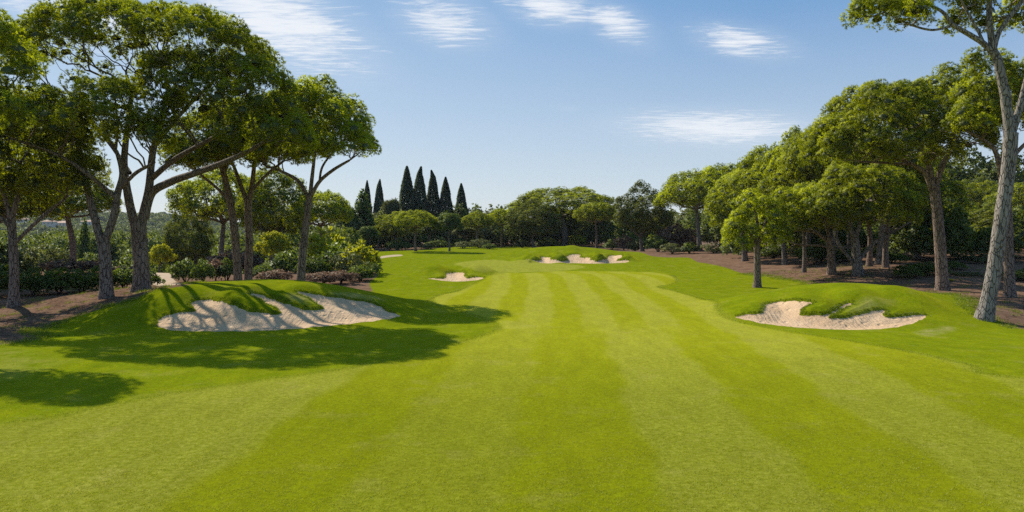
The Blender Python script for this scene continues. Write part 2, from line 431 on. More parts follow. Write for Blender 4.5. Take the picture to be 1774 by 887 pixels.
def build_ground():
    def steps(a, b, ds):
        return list(np.linspace(a, b, max(2, int(round((b - a) / ds)) + 1))[:-1])
    R = [0.4] + steps(1, 8, .5) + steps(8, 20, .16) + steps(20, 26, .09) + steps(26, 38.5, .05) + steps(38.5, 56, .14) + steps(56, 66, .11) + steps(66, 78, .25) \
        + steps(78, 92, .13) + steps(92, 140, .4)
    R += list(np.geomspace(140, 420, 45)[:-1]) + list(np.geomspace(420, 6000, 24))
    R = np.array(R)
    def ang(px): return math.degrees(math.atan((px - CX) / F))
    cuts = [(-180, -45, 2.0), (-45, ang(160), .3), (ang(160), ang(715), .085), (ang(715), ang(890), .13), (ang(890), ang(1110), .085), (ang(1110), ang(1230), .16), (ang(1230), ang(1690), .085),
            (ang(1690), 45, .3), (45, 180, 2.0)]
    T = np.radians(np.concatenate([steps(a, b, s) for a, b, s in cuts]))
    nr, ntt = len(R), len(T)
    rr, tt = np.meshgrid(R, T, indexing='ij')
    x = (rr * np.sin(tt)).ravel(); y = (rr * np.cos(tt)).ravel()
    # pull grid points near a sand outline onto it, so the edge is a clean curve
    pts = np.column_stack([x, y])
    for nm, poly, w in BUNKERS:
        lo = poly.min(0) - .5; hi = poly.max(0) + .5
        m = np.where((pts > lo).all(1) & (pts < hi).all(1))[0]
        d, near, _ = poly_sdf(pts[m], poly)
        r_ = np.hypot(*pts[m].T)
        cell = np.where(r_ < 45, .028, np.where(r_ < 70, .05, .065))
        k = np.abs(d) < cell
        pts[m[k]] = near[k]
    x, y = pts[:, 0], pts[:, 1]
    z = H0(x, y); dz, sd = lip_height(x, y); z = z + dz
    V = np.column_stack([x, y, z])
    i = np.arange(nr - 1)[:, None]; j = np.arange(ntt)[None, :]; j2 = (j + 1) % ntt
    Q = np.stack([i * ntt + j, (i + 1) * ntt + j, (i + 1) * ntt + j2, i * ntt + j2], -1).reshape(-1, 4)[:, ::-1]
    fair, stripe, green, dirt, path, wear = zones(x, y, z)
    # backlit grazing sheen painted in: fairway colour brightens with distance, easing off far out
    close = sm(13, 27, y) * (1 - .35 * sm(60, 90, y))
    z1 = np.column_stack([fair, stripe, green, np.ones_like(x)]); z2 = np.column_stack([dirt, path, wear, np.ones_like(x)])
    cen = pts[Q].mean(1)
    own = np.zeros(len(Q), int)
    fq = lambda a: a[Q].mean(1)
    own[fq(fair) > .5] = 1; own[fq(green) > .5] = 2; own[(fq(dirt) > .5)] = 3; own[fq(path) > .5] = 4
    for k, (nm, poly, w) in enumerate(BUNKERS):
        lo = poly.min(0); hi = poly.max(0)
        m = np.where((cen > lo).all(1) & (cen < hi).all(1))[0]
        d, _, _ = poly_sdf(cen[m], poly)
        own[m[d < 0]] = 10 + k
    # one smooth shading for all the sheets that are cut out of this terrain
    e1 = V[Q[:, 2]] - V[Q[:, 0]]; e2 = V[Q[:, 3]] - V[Q[:, 1]]; fn = np.cross(e1, e2)
    isand = own >= 10
    vn = np.zeros_like(V)
    for c in range(4): np.add.at(vn, Q[~isand][:, c], fn[~isand])
    vn /= np.maximum(np.linalg.norm(vn, axis=1, keepdims=True), 1e-9)
    names = {0: ('ground', 'mown green rough around the fairway'), 1: ('fairway', 'striped bright fairway running to the green'), 2: ('putting_green', 'pale close-mown green at the end of the fairway'),
             3: ('bare_earth', 'brown needle litter under the pines'), 4: ('path', 'pale sandy path between the shrubs'),
             10: ('sand_bunker', 'large sand bunker under the shaded mound beside the fairway'), 11: ('sand_bunker', 'sunlit sand bunker with grass fingers by the leaning pine'),
             12: ('sand_bunker', 'small sand bunker in front of the green'), 13: ('sand_bunker', 'sand bunker with several grass fingers beyond the green')}
    for k, (nm, lab) in names.items():
        f = Q[own == k]
        if not len(f): continue
        u, inv = np.unique(f, return_inverse=True)
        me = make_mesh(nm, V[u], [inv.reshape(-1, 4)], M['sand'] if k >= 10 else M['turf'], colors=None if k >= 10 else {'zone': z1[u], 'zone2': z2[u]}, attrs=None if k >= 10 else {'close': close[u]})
        if k < 10: me.normals_split_custom_set_from_vertices(vn[u].astype(np.float32))
        struct(nm, me, lab)


build_ground()


def Hfull(x, y):
    x = np.atleast_1d(np.asarray(x, float)); y = np.atleast_1d(np.asarray(y, float))
    return H0(x, y) + lip_height(x, y)[0]


# ------------------------------------------------------------------ foliage geometry
def unit(v): return v / np.maximum(np.linalg.norm(v, axis=-1, keepdims=True), 1e-9)


NRM = {}


def spikes(C, Nrm, k, length, width, bias, tint, g, leaf=False, soft=.72):
    """k needles (or leaves) per tuft around centres C pointing roughly along Nrm"""
    n = len(C)
    d = g.normal(size=(n, k, 3)); d = unit(d) + bias * Nrm[:, None, :]; d = unit(d)
    L = length * g.uniform(.6, 1.25, (n, k, 1))
    if np.ndim(length): pass
    side = unit(np.cross(d, g.normal(size=(n, k, 3)))) * (width * g.uniform(.7, 1.2, (n, k, 1)) * .5)
    base = C[:, None, :] + d * L * .08
    tip = base + d * L
    tn = np.clip(tint[:, None] + g.normal(0, .10, (n, k)), 0, 1)
    if leaf:
        mid = base + d * L * .5
        V = np.stack([base, mid + side, tip, mid - side], 2).reshape(-1, 3)
        Fc = np.arange(len(V)).reshape(-1, 4); T = np.repeat(tn.ravel(), 4)
        q = 4
    else:
        V = np.stack([base - side, base + side, tip], 2).reshape(-1, 3)
        Fc = np.arange(len(V)).reshape(-1, 3); T = np.repeat(tn.ravel(), 3)
        q = 3
    # leaves face the outside of their tuft, so a tuft shades as one soft rounded clump
    On = np.repeat(unit(Nrm), k, 0)
    A = V.reshape(-1, q, 3); gn = unit(np.cross(A[:, 1] - A[:, 0], A[:, 2] - A[:, 0]))
    flip = (gn * On).sum(1) < 0
    gn[flip] *= -1
    Fc[flip] = Fc[flip][:, ::-1]
    NRM[id(V)] = (V, np.repeat(unit(gn * (1 - soft) + On * soft), q, 0))
    return V, Fc, T


def dome_points(n, g, wmin=0.0):
    w = g.uniform(wmin, 1, n); a = g.uniform(0, 2 * np.pi, n); s = np.sqrt(1 - w * w)
    return np.column_stack([s * np.cos(a), s * np.sin(a), w])


def thin(P, dist, g):
    """keep one point per cell of size dist"""
    if len(P) == 0: return P
    P = P[g.permutation(len(P))]
    _, k = np.unique(np.floor(P / (dist * 1.02) + g.random(3)).astype(int), axis=0, return_index=True)
    return P[k]


def crown_pads(pads, g, spacing=.85, clump=.62, tufts=15, k=22, nl=.34, nw=.055, rag=.16, hole=.60):
    """pads: (centre, (rx, ry, rz)). returns foliage arrays and clump centres for the branches"""
    CC, NN = [], []
    for c, r in pads:
        c = np.array(c); r = np.array(r)
        area = 2 * np.pi * ((r[0] * r[1]) ** .8 + (r[0] * r[2]) ** .8 * .5 + (r[1] * r[2]) ** .8 * .5) / 2
        d = dome_points(int(area / spacing ** 2 * 6), g, .06)
        ph = g.uniform(0, 6, 3)
        lump = 1 + rag * (np.sin(d[:, 0] * 5 + ph[0]) * np.sin(d[:, 1] * 5 + ph[1]) + .7 * np.sin(d[:, 2] * 7 + ph[2] + d[:, 0] * 4)) - .12 * g.random(len(d)) ** 2
        P = c + d * r * lump[:, None]
        P = thin(P, spacing, g)
        CC.append(P); NN.append(unit((P - c) / r ** 1.2 + np.array([0, 0, .35])))
    C = np.vstack(CC); Nn = np.vstack(NN)
    # clumps that fall deep inside another pad carry no leaves
    keep = np.ones(len(C), bool)
    for c, r in pads:
        q = (C - np.array(c)) / np.array(r)
        keep &= ~((np.linalg.norm(q, axis=1) < .72) & (q[:, 2] > .05))
    # thin places where the sky shows through
    h = C * 1.15; ph = g.uniform(0, 6, 3)
    keep &= ~(np.sin(h[:, 0] + ph[0]) * np.sin(h[:, 1] * 1.1 + ph[1]) * np.sin(h[:, 2] * 1.3 + ph[2]) > hole)
    C, Nn = C[keep], Nn[keep]
    n = len(C)
    size = clump * g.uniform(.7, 1.3, n)
    d = dome_points(n * tufts, g, -.80).reshape(n, tufts, 3)
    # each clump is a rounded brush of needles laid along its own normal, blended with up
    up = unit(Nn * .6 + np.array([0, 0, .7])); a = unit(np.cross(up, g.normal(size=(n, 3)))); b = np.cross(up, a)
    lay = lambda q: q[..., 0:1] * a[:, None] + q[..., 1:2] * b[:, None] + q[..., 2:3] * up[:, None]
    W = lay(d)
    flat = np.array([1.0, 1.0, .8])
    P = C[:, None] + lay(d * flat) * (size[:, None, None] * g.uniform(.62, .92, (n, tufts, 1)))
    ct = np.clip(g.normal(.5, .2, n), 0, 1)
    tint = np.clip(np.repeat(ct, tufts) + g.normal(0, .10, n * tufts), 0, 1)
    V, Fc, T = spikes(P.reshape(-1, 3), unit(W.reshape(-1, 3)), k, nl, nw, 1.1, tint, g, soft=.8)
    # solid dark core for old inner needles, added to deepen shade inside a clump
    m1, m2 = 4, 7
    th = np.linspace(0.0, 1.45, m1 + 1)[1:]; fi = np.arange(m2) * 2 * np.pi / m2
    core = np.array([[0, 0, 1.0]] + [[math.sin(t) * math.cos(f + .4 * q), math.sin(t) * math.sin(f + .4 * q), math.cos(t)] for q, t in enumerate(th) for f in fi])
    tri = [(0, 1 + q, 1 + (q + 1) % m2) for q in range(m2)]
    for r_ in range(m1 - 1):
        for q in range(m2):
            A, B = 1 + r_ * m2 + q, 1 + r_ * m2 + (q + 1) % m2
            tri += [(A, A + m2, B + m2), (A, B + m2, B)]
    tri = np.array(tri); nc = len(core)
    K = lay(np.broadcast_to(core * flat, (n, nc, 3)) * g.uniform(.85, 1.1, (n, nc, 1))) * (size[:, None, None] * .40) + C[:, None]
    KN = unit(lay(np.broadcast_to(core, (n, nc, 3))))
    Vn = NRM.pop(id(V))[1]
    F2 = (tri[None] + (np.arange(n) * nc)[:, None, None]).reshape(-1, 3) + len(V)
    T2 = np.full(n * nc, -1.0)
    V2 = np.vstack([V, K.reshape(-1, 3)])
    NRM[id(V2)] = (V2, np.vstack([Vn, KN.reshape(-1, 3)]))
    return V2, np.vstack([Fc, F2]), np.concatenate([T, T2]), C - up * (clump * .35)


class Tubes:
    def __init__(s): s.V = []; s.Q = []; s.n = 0
    def add(s, P, R, sides=8, g=None, bump=0.0, cap=False):
        P = np.asarray(P, float); R = np.asarray(R, float)
        t = unit(np.gradient(P, axis=0)); ref = np.array([1.0, 0, 0]) if abs(t[0][0]) < .8 else np.array([0, 1.0, 0])
        n1 = np.zeros_like(P); v = ref - t[0] * (ref @ t[0]); v /= np.linalg.norm(v)
        for i in range(len(P)):
            v = v - t[i] * (v @ t[i]); v /= max(np.linalg.norm(v), 1e-9); n1[i] = v
        n2 = np.cross(t, n1); a = np.arange(sides) * 2 * np.pi / sides
        rad = R[:, None] * np.ones(sides)
        if bump and g is not None:
            ph = g.uniform(0, 6, 4); zz = np.arange(len(P))[:, None] * .35
            rad = rad * (1 + bump * (np.sin(3 * a + ph[0] + zz * .4) * .6 + np.sin(5 * a + ph[1] - zz) * .4) + bump * .8 * g.normal(size=rad.shape) * .5)
        V = P[:, None] + rad[..., None] * (np.cos(a)[None, :, None] * n1[:, None] + np.sin(a)[None, :, None] * n2[:, None])
        m = len(P); i = np.arange(m - 1)[:, None]; j = np.arange(sides)[None]; j2 = (j + 1) % sides
        s.Q.append((np.stack([i * sides + j, i * sides + j2, (i + 1) * sides + j2, (i + 1) * sides + j], -1).reshape(-1, 4)) + s.n)
        s.V.append(V.reshape(-1, 3)); s.n += m * sides
    def mesh(s, name, mat, base):
        return make_mesh(name, np.vstack(s.V) - base, [np.vstack(s.Q)], mat)


def hermite(p0, p1, t0, t1, n):
    u = np.linspace(0, 1, n)[:, None]
    return (2 * u ** 3 - 3 * u ** 2 + 1) * p0 + (u ** 3 - 2 * u ** 2 + u) * t0 + (-2 * u ** 3 + 3 * u ** 2) * p1 + (u ** 3 - u ** 2) * t1


def grow(tb, P, D, T, r, g, depth=0, rmin=.012, droop=0.0):
    n = len(T)
    if n == 0: return
    if n <= 2 or depth > 8:
        for t in T:
            L = np.linalg.norm(t - P)
            tb.add(hermite(P, t, D * L * .6, (t - P) * .5 + np.array([0, 0, .25 * L]), 5), np.linspace(min(r, .05 + rmin), rmin, 5), 4)
        return
    k = 3 if (depth == 0 and n > 12) else 2
    X = T - P; X = X * np.array([1, 1, .6])
    cen = X[g.choice(n, k, replace=False)]
    for _ in range(8):
        lab = ((X[:, None] - cen[None]) ** 2).sum(2).argmin(1)
        cen = np.array([X[lab == c].mean(0) if (lab == c).any() else X[g.integers(n)] for c in range(k)])
    for c in range(k):
        S_ = T[lab == c]
        if not len(S_): continue
        m = S_.mean(0); low = m.copy(); low[2] = min(m[2], np.percentile(S_[:, 2], 30)) - droop
        fr = .52 if len(S_) > 3 else .7
        L0 = np.linalg.norm(low - P)
        E = P + (low - P) * fr * g.uniform(.85, 1.15) + g.normal(0, .05, 3) * L0
        L = np.linalg.norm(E - P)
        rc = max(r * (len(S_) / n) ** .42, rmin * 1.3)
        te = unit(low - P + np.array([0, 0, .10 * L0]))
        np_ = 7
        pts = hermite(P, E, D * L * .8, te * L * .8, np_); pts[1:-1] += g.normal(0, .025, (np_ - 2, 3)) * L
        r0 = min(rc * 1.15, r)
        tb.add(pts, np.linspace(r0, rc * .82, np_), 8 if rc > .06 else 5, g, .06)
        grow(tb, E, te, S_, rc * .82, g, depth + 1, rmin, droop)


def px3(px, py, d): return np.array([(px - CX) / F * d, d, CH + (HY - py) / F * d])


def resample(P, n):
    P = np.asarray(P, float); out = []
    for i in range(len(P) - 1):
        p0 = P[max(i - 1, 0)]; p1 = P[i]; p2 = P[i + 1]; p3 = P[min(i + 2, len(P) - 1)]
        for t in np.arange(n) / n:
            out.append(0.5 * (2 * p1 + (p2 - p0) * t + (2 * p0 - 5 * p1 + 4 * p2 - p3) * t * t + (3 * p1 - p0 - 3 * p2 + p3) * t ** 3))
    out.append(P[-1]); return np.array(out)


def leaf_mesh(name, V, Fc, T, mat, base=0.0):
    me = make_mesh(name, V - base, [Fc], mat, {'tint': T}, smooth=True)
    me.normals_split_custom_set_from_vertices(NRM.pop(id(V))[1].astype(np.float32))
    return me


def put_leaves(name, V, Fc, T, mat, base, root):
    return link(name, leaf_mesh(name, V, Fc, T, mat, base), root)


def surveyed_pine(label, d, trunk, stems, pads, bark='bark', needle='needle', seed=1, group=None, fine=1.0, **kw):
    """a pine given by its outline: trunk and stems as (px, py, width px[, depth shift]), pads as (cx, base y, half width, height, depth shift)"""
    g = np.random.default_rng(seed)
    x0 = (trunk[0][0] - CX) / F * d
    zb = float(Hfull(x0, d)[0])
    base = np.array([x0, d, zb])
    root = thing('pine_tree', label, 'pine tree', base, group)
    def path(L):
        A = np.array([list(q) + [0] * (4 - len(q)) for q in L], float)
        P = np.array([px3(a[0], a[1], d + a[3]) for a in A]); R = A[:, 2] / F * d * .41
        return P, R
    P, R = path(trunk)
    low = px3(trunk[0][0], trunk[0][1], d)
    if low[2] > zb - .1:
        P = np.vstack([[base[0], base[1], zb - .3], P]); R = np.r_[R[0] * 1.25, R]
    else:
        P[0, 2] = zb - .3
    q = resample(np.column_stack([P, R]), 7)
    h = q[:, 2] - zb
    rad = q[:, 3] * (1 + .35 * np.exp(-np.maximum(h, 0) / .35))
    tr = Tubes(); tr.add(q[:, :3], rad, 18, g, .05)
    link('trunk', tr.mesh('trunk', M[bark], base), root)
    PD = []
    for pd in pads:
        cx, by, hw, hh = pd[:4]; do = pd[4] if len(pd) > 4 else 0; dr = pd[5] if len(pd) > 5 else .85
        dd = d + do; r = hw / F * dd
        PD.append((px3(cx, by, dd), (r, r * dr, hh / F * dd)))
    V, Fc, T, tips = crown_pads(PD, g, **{**dict(spacing=.75 * fine, clump=.51 * fine, tufts=110, k=10, nl=.115 * fine, nw=.024 * fine, rag=.09), **kw})
    put_leaves('crown', V, Fc, T, M[needle], base, root)
    bt = Tubes(); ends = []
    for s in stems:
        P, R = path(s); q = resample(np.column_stack([P, R]), 6)
        bt.add(q[:, :3], np.maximum(q[:, 3], .02), 10, g, .05)
        n_ = len(q)
        for k_ in (n_ - 1, int(n_ * .62)):
            ends.append((q[k_, :3], unit(q[k_, :3] - q[max(k_ - 3, 0), :3]), q[k_, 3] * (1 if k_ == n_ - 1 else .6)))
    # every clump is fed by the nearest stem end
    tips = tips[g.permutation(len(tips))[:int(min(len(tips), 340))]]
    E = np.array([e[0] for e in ends])
    own = (((tips[:, None] - E[None]) * np.array([1, 1, .8])) ** 2).sum(2).argmin(1)
    for i, (p, dr_, r) in enumerate(ends):
        grow(bt, p, dr_, tips[own == i], max(r, .05), g)
    link('branches', bt.mesh('branches', M[bark], base), root)
    return root


def proto_pine(seed, hw=5.0, top=10.0, crown=3.4, bark='bark', needle='needle', lean=.3, forks=3, sub=5, low=0.0, **kw):
    g = np.random.default_rng(seed)
    cb = top - crown
    root = thing('pine_tree', 'x', 'pine tree')
    tr = Tubes(); hgt = cb - 1.3 - low
    a = g.uniform(0, 6.28); z = np.linspace(-.3, hgt, 12)
    P = np.column_stack([lean * np.sin(z * .5 + a) * z / hgt, lean * np.cos(z * .4 + a) * z / hgt, z])
    R = np.linspace(.33, .22, 12) * (1 + .4 * np.exp(-np.maximum(z, 0) / .35)); tr.add(P, R, 12, g, .06)
    link('trunk', tr.mesh('trunk', M[bark], np.zeros(3)), root)
    pads = [((0, 0, cb), (hw * .97, hw * .97, crown))]
    for i in range(sub):
        an = i * 6.283 / sub + g.uniform(-.4, .4); rr = hw * g.uniform(.45, .68); r = hw * g.uniform(.30, .46)
        pads.append(((rr * math.cos(an), rr * math.sin(an), cb - g.uniform(.1, .8) - low * g.random()), (r, r, crown * g.uniform(.4, .6))))
    V, Fc, T, tips = crown_pads(pads, g, **{**dict(spacing=.87, clump=.63, tufts=74, k=8, nl=.14, nw=.042, rag=.08), **kw})
    put_leaves('crown', V, Fc, T, M[needle], np.zeros(3), root)
    bt = Tubes(); tips = tips[g.permutation(len(tips))[:150]]
    top_p = P[-1]; ang = np.arctan2(tips[:, 1], tips[:, 0]); ang = (ang + a) % 6.2832
    for f in range(forks):
        m = (ang >= f * 6.2832 / forks) & (ang < (f + 1) * 6.2832 / forks)
        grow(bt, top_p, np.array([0, 0, 1.0]), tips[m], .17, g, 1)
    link('branches', bt.mesh('branches', M[bark], np.zeros(3)), root)
    root['hw'], root['top'] = hw, top
    return root


USED = set()


def plant(proto, label, px, d, hw, top, by=None, group=None, rz=None, squash=1.0):
    """set a copy so that it is hw wide and reaches survey row top"""
    x = (px - CX) / F * d; z = float(Hfull(x, d)[0])
    H = CH + (HY - top) / F * d - z
    s = hw / F * d / proto['hw']; sz = H / proto['top']
    rz = rng.uniform(0, 6.28) if rz is None else rz
    if proto.name not in USED:
        USED.add(proto.name); o = proto
        o.location = (x, d, z); o.rotation_euler = (0, 0, rz); o.scale = (s, s * squash, sz); o['label'] = label
        if group: o['group'] = group
    else:
        o = copy_tree(proto, (x, d, z), rz, (s, s * squash, sz), label, group)
    return o


def clean(o):
    for k in ('hw', 'top'):
        if k in o: del o[k]


def shrub_leaves(ells, g, leaf, per_m2, spread=.9, up=.5, inner=.25, bumps=.18):
    """leaf clusters on the skin of a set of ellipsoids (c, r)"""
    VV, FF, TT, NN, n = [], [], [], [], 0
    for c, r in ells:
        c = np.array(c, float); r = np.array(r, float)
        area = 4 * np.pi * ((r[0] * r[1]) + (r[0] * r[2]) + (r[1] * r[2])) / 3 * .75
        m = max(10, int(area * per_m2))
        d = dome_points(m, g, -.35)
        ph = g.uniform(0, 6, 3)
        b = 1 + bumps * (np.sin(4 * d[:, 0] + ph[0]) * np.sin(4 * d[:, 1] + ph[1]) + .6 * np.sin(6 * d[:, 2] + 3 * d[:, 0] + ph[2])) - inner * g.random(m) ** 2 + .05 * g.normal(size=m)
        P = c + d * r * b[:, None]
        tint = np.clip(.45 + .25 * np.sin(3 * d[:, 0] + 5 * d[:, 1] + ph[1]) * np.sin(4 * d[:, 2] + ph[0]) + g.normal(0, .14, m), 0, 1)
        V, Fc, T = spikes(P, unit(d + np.array([0, 0, up])), 6, leaf, leaf * .5, spread, tint, g, leaf=True)
        VV.append(V); FF.append(Fc + n); TT.append(T); n += len(V); NN.append(NRM.pop(id(V))[1])
    V = np.vstack(VV); NRM[id(V)] = (V, np.vstack(NN))
    return V, np.vstack(FF), np.concatenate(TT)


def proto_shrub(name, cat, seed, mat, lobes=7, leaf=.14, per=34, tall=1.0, flat=.75, stem=False, spread=.9, up=.5):
    """unit-ish shrub: half width 1, height 1.2*tall"""
    g = np.random.default_rng(seed)
    root = thing(name, 'x', cat); ells = [((0, 0, .5 * tall), (.62, .62, .62 * tall))]
    for i in range(lobes):
        a = i * 6.283 / lobes + g.uniform(-.3, .3); q = g.uniform(.3, .62)
        ells.append(((q * math.cos(a), q * math.sin(a), tall * g.uniform(.25, .75)), (g.uniform(.28, .45),) * 2 + (g.uniform(.3, .5) * tall * flat,)))
    V, Fc, T = shrub_leaves(ells, g, leaf, per, spread, up)
    put_leaves('foliage', V, Fc, T, M[mat], np.zeros(3), root)
    st = Tubes()
    for i in range(7):
        a = g.uniform(0, 6.28); q = g.uniform(.2, .6)
        e = np.array([q * math.cos(a), q * math.sin(a), tall * g.uniform(.5, .95)])
        st.add(hermite(np.array([.05 * math.cos(a), .05 * math.sin(a), -.1]), e, np.array([0, 0, .6 * tall]), e * .5, 6), np.linspace(.035, .01, 6), 5)
    link('stems', st.mesh('stems', M['stem'], np.zeros(3)), root)
    root['hw'], root['top'] = 1.0, 1.15 * tall
    return root


def proto_round_tree(seed, mat, hw=3.0, top=7.0, leaf=.3, per=14, conical=False):
    g = np.random.default_rng(seed)
    root = thing('tree', 'x', 'tree'); ells = []
    if conical:
        for i in range(26):
            t = (i + .5) / 26; z = 1.0 + t * (top - 1.4); a = i * 2.4; w = hw * (1 - t) ** .8 * .9 + .25; q = w * g.uniform(.25, .6)
            ells.append(((q * math.cos(a), q * math.sin(a), z), (w * .55, w * .55, top * .09)))
    else:
        for i in range(22):
            d = dome_points(1, g, -.5)[0] * g.uniform(.45, .8)
            ells.append(((d[0] * hw, d[1] * hw, top * .62 + d[2] * top * .36), (hw * .36, hw * .36, top * .12)))
    V, Fc, T = shrub_leaves(ells, g, leaf, per, .9, .35)
    put_leaves('crown', V, Fc, T, M[mat], np.zeros(3), root)
    st = Tubes(); st.add(np.column_stack([.1 * np.sin(np.arange(8)), .1 * np.cos(np.arange(8)), np.linspace(-.3, top * .55, 8)]), np.linspace(.22, .10, 8), 10, g, .05)
    link('trunk', st.mesh('trunk', M['bark'], np.zeros(3)), root)
    bt = Tubes(); T_ = np.array([e[0] for e in ells]); grow(bt, np.array([.1 * math.sin(5), .1 * math.cos(5), top * .38]), np.array([0, 0, 1.0]), T_, .11, g, 1)
    link('branches', bt.mesh('branches', M['bark'], np.zeros(3)), root)
    root['hw'], root['top'] = hw, top
    return root


def proto_cypress(seed, bent=0.0):
    g = np.random.default_rng(seed); Ht, Rm = 16.0, 1.35
    root = thing('cypress_tree', 'x', 'cypress')
    n = 9000; t = g.random(n) ** .85
    prof = np.where(t < .12, .8 + .2 * t / .12, (1 - ((t - .12) / .88).clip(0, 1) ** 1.75) ** .8) * Rm
    a = g.uniform(0, 6.28, n); rr = prof * (g.uniform(.80, 1.03, n)) * (1 + .07 * np.sin(a * 4 + t * 22) + .06 * np.sin(a * 7 - t * 40)) + .03
    z = .5 + t * (Ht - .6)
    off = bent * np.clip(t - .9, 0, 1) * 10
    C = np.column_stack([rr * np.cos(a) + off * .35, rr * np.sin(a), z])
    Nn = unit(np.column_stack([np.cos(a) * .45, np.sin(a) * .45, np.full(n, 1.0)]))
    tint = np.clip(g.normal(.45, .2, n), 0, 1)
    V, Fc, T = spikes(C, Nn, 5, (.42 * (1.08 - t) ** .5)[:, None, None], .12, 2.2, tint, g)
    put_leaves('crown', V, Fc, T, M['cypress'], np.zeros(3), root)
    tr = Tubes(); tr.add(np.column_stack([np.zeros(10), np.zeros(10), np.linspace(-.3, Ht * .95, 10)]), np.linspace(.24, .02, 10), 8)
    link('trunk', tr.mesh('trunk', M['bark'], np.zeros(3)), root)
    root['hw'], root['top'] = Rm, Ht
    return root


# ------------------------------------------------------------------ the surveyed pines near the camera
LEFT, RIGHT = 'pines on the left of the fairway', 'pines on the right of the fairway'
surveyed_pine('near pine whose bright leafy branch ends reach in at the upper left edge', 25.5, [(-115, 560, 24), (-112, 430, 22), (-105, 320, 20), (-100, 260, 16)],
              [[(-102, 270, 13), (-80, 200, 9), (-60, 130, 6)], [(-102, 280, 12), (-60, 230, 8), (-20, 180, 5)], [(-100, 270, 12), (-140, 190, 8)]],
              [(-14, 165, 68, 128, 0, .7), (-14, 212, 58, 60, -.6, .7), (-100, 170, 50, 80)], seed=3, group=LEFT)
surveyed_pine('pine at the left edge with low spreading bare limbs above the hedge', 35.5, [(24, 530, 20), (24, 460, 18), (21, 400, 17), (19, 372, 16)],
              [[(19, 376, 12), (8, 340, 9), (-8, 300, 7)], [(20, 378, 12), (32, 335, 10), (38, 290, 8)], [(22, 425, 8), (52, 395, 8), (85, 366, 7), (112, 345, 5)],
               [(20, 395, 9), (-12, 365, 8), (-50, 335, 6)]],
              [(20, 300, 150, 115), (100, 325, 52, 38, -1), (-40, 330, 70, 60, -1)], seed=4, group=LEFT)
surveyed_pine('pine with a forked trunk, second from the left edge, crown filling the shade', 35, [(185, 523, 25), (183, 465, 24), (180, 430, 24), (178, 408, 25)],
              [[(174, 414, 17), (163, 372, 16), (150, 320, 14), (140, 270, 11), (130, 235, 8)], [(183, 415, 17), (197, 375, 16), (204, 335, 14), (211, 300, 10), (202, 262, 8)],
               [(203, 345, 9), (150, 300, 8, -1), (100, 268, 6, -1.5), (50, 250, 5, -2)], [(205, 330, 9), (235, 300, 8, -1), (262, 285, 6, -1)]],
              [(165, 225, 118, 82, -2.5, .75), (55, 246, 92, 84, -2), (232, 250, 52, 44, -3)], seed=5, group=LEFT)
surveyed_pine('tallest pine with a huge domed crown and long limb reaching right, on the left', 37, [(245, 510, 34), (245, 460, 31), (241, 410, 31), (240, 375, 32)],
              [[(234, 392, 19), (222, 340, 17), (215, 280, 14), (222, 210, 11), (228, 160, 8)], [(245, 385, 20), (258, 330, 17), (264, 270, 14), (278, 210, 11), (290, 160, 8)],
               [(250, 380, 18), (263, 335, 17), (296, 315, 16, -.5), (332, 302, 14, -1.2), (382, 284, 12, -2.2), (430, 262, 9, -3.2), (460, 245, 6, -4)], [(262, 310, 13), (300, 278, 11, -1), (345, 252, 9, -2.2), (395, 225, 7, -3.5)],
               [(225, 300, 9), (195, 255, 8, 1), (150, 200, 7, 1), (110, 150, 5, 2)], [(270, 250, 9), (320, 190, 8, 1), (370, 140, 6, 1)]],
              [(252, 104, 216, 92, -2.5, .7), (398, 190, 108, 92, -4, .75), (458, 246, 74, 76, -4.5, .8), (330, 150, 90, 60, -3.5, .7)], seed=6, group=LEFT)
surveyed_pine('slim trunked pine leaning left, first of the close pair behind the left mound', 42, [(413, 495, 17), (409, 430, 16), (402, 370, 15), (395, 330, 13), (383, 285, 11)],
              [[(405, 355, 8), (375, 325, 6), (345, 300, 5), (330, 280, 4)], [(390, 310, 9), (375, 270, 7), (360, 245, 5)], [(388, 300, 9), (400, 265, 7), (412, 240, 5)]],
              [(380, 270, 85, 85), (345, 285, 50, 45, -1), (420, 255, 60, 60, 1)], bark='bark_red', seed=7, group=LEFT)
surveyed_pine('straight reddish trunked pine, second of the close pair behind the left mound', 42.5, [(430, 495, 17), (432, 425, 16), (430, 365, 15), (431, 345, 15)],
              [[(428, 352, 10), (417, 320, 9), (405, 288, 7)], [(432, 350, 11), (438, 310, 10), (441, 275, 8)], [(436, 330, 7), (465, 300, 6), (490, 280, 5)]],
              [(440, 280, 95, 110), (500, 270, 60, 75, 1), (400, 285, 55, 50, -1)], bark='bark_red', seed=8, group=LEFT)
surveyed_pine('pine with a slender leaning trunk and open forked limbs nearest the cypresses', 40, [(521, 487, 18), (526, 425, 16), (533, 365, 14), (537, 338, 13)],
              [[(535, 345, 9), (518, 315, 8), (490, 298, 6), (462, 288, 5)], [(537, 342, 9), (541, 305, 8), (545, 270, 6)], [(538, 342, 9), (553, 315, 8), (578, 294, 7), (605, 278, 5)],
               [(553, 318, 5), (558, 290, 5), (575, 265, 4)]],
              [(530, 265, 95, 120), (603, 272, 46, 52, -1), (565, 240, 62, 85, 1), (480, 275, 50, 45, -1)], bark='bark_red', seed=9, group=LEFT, rag=.16)

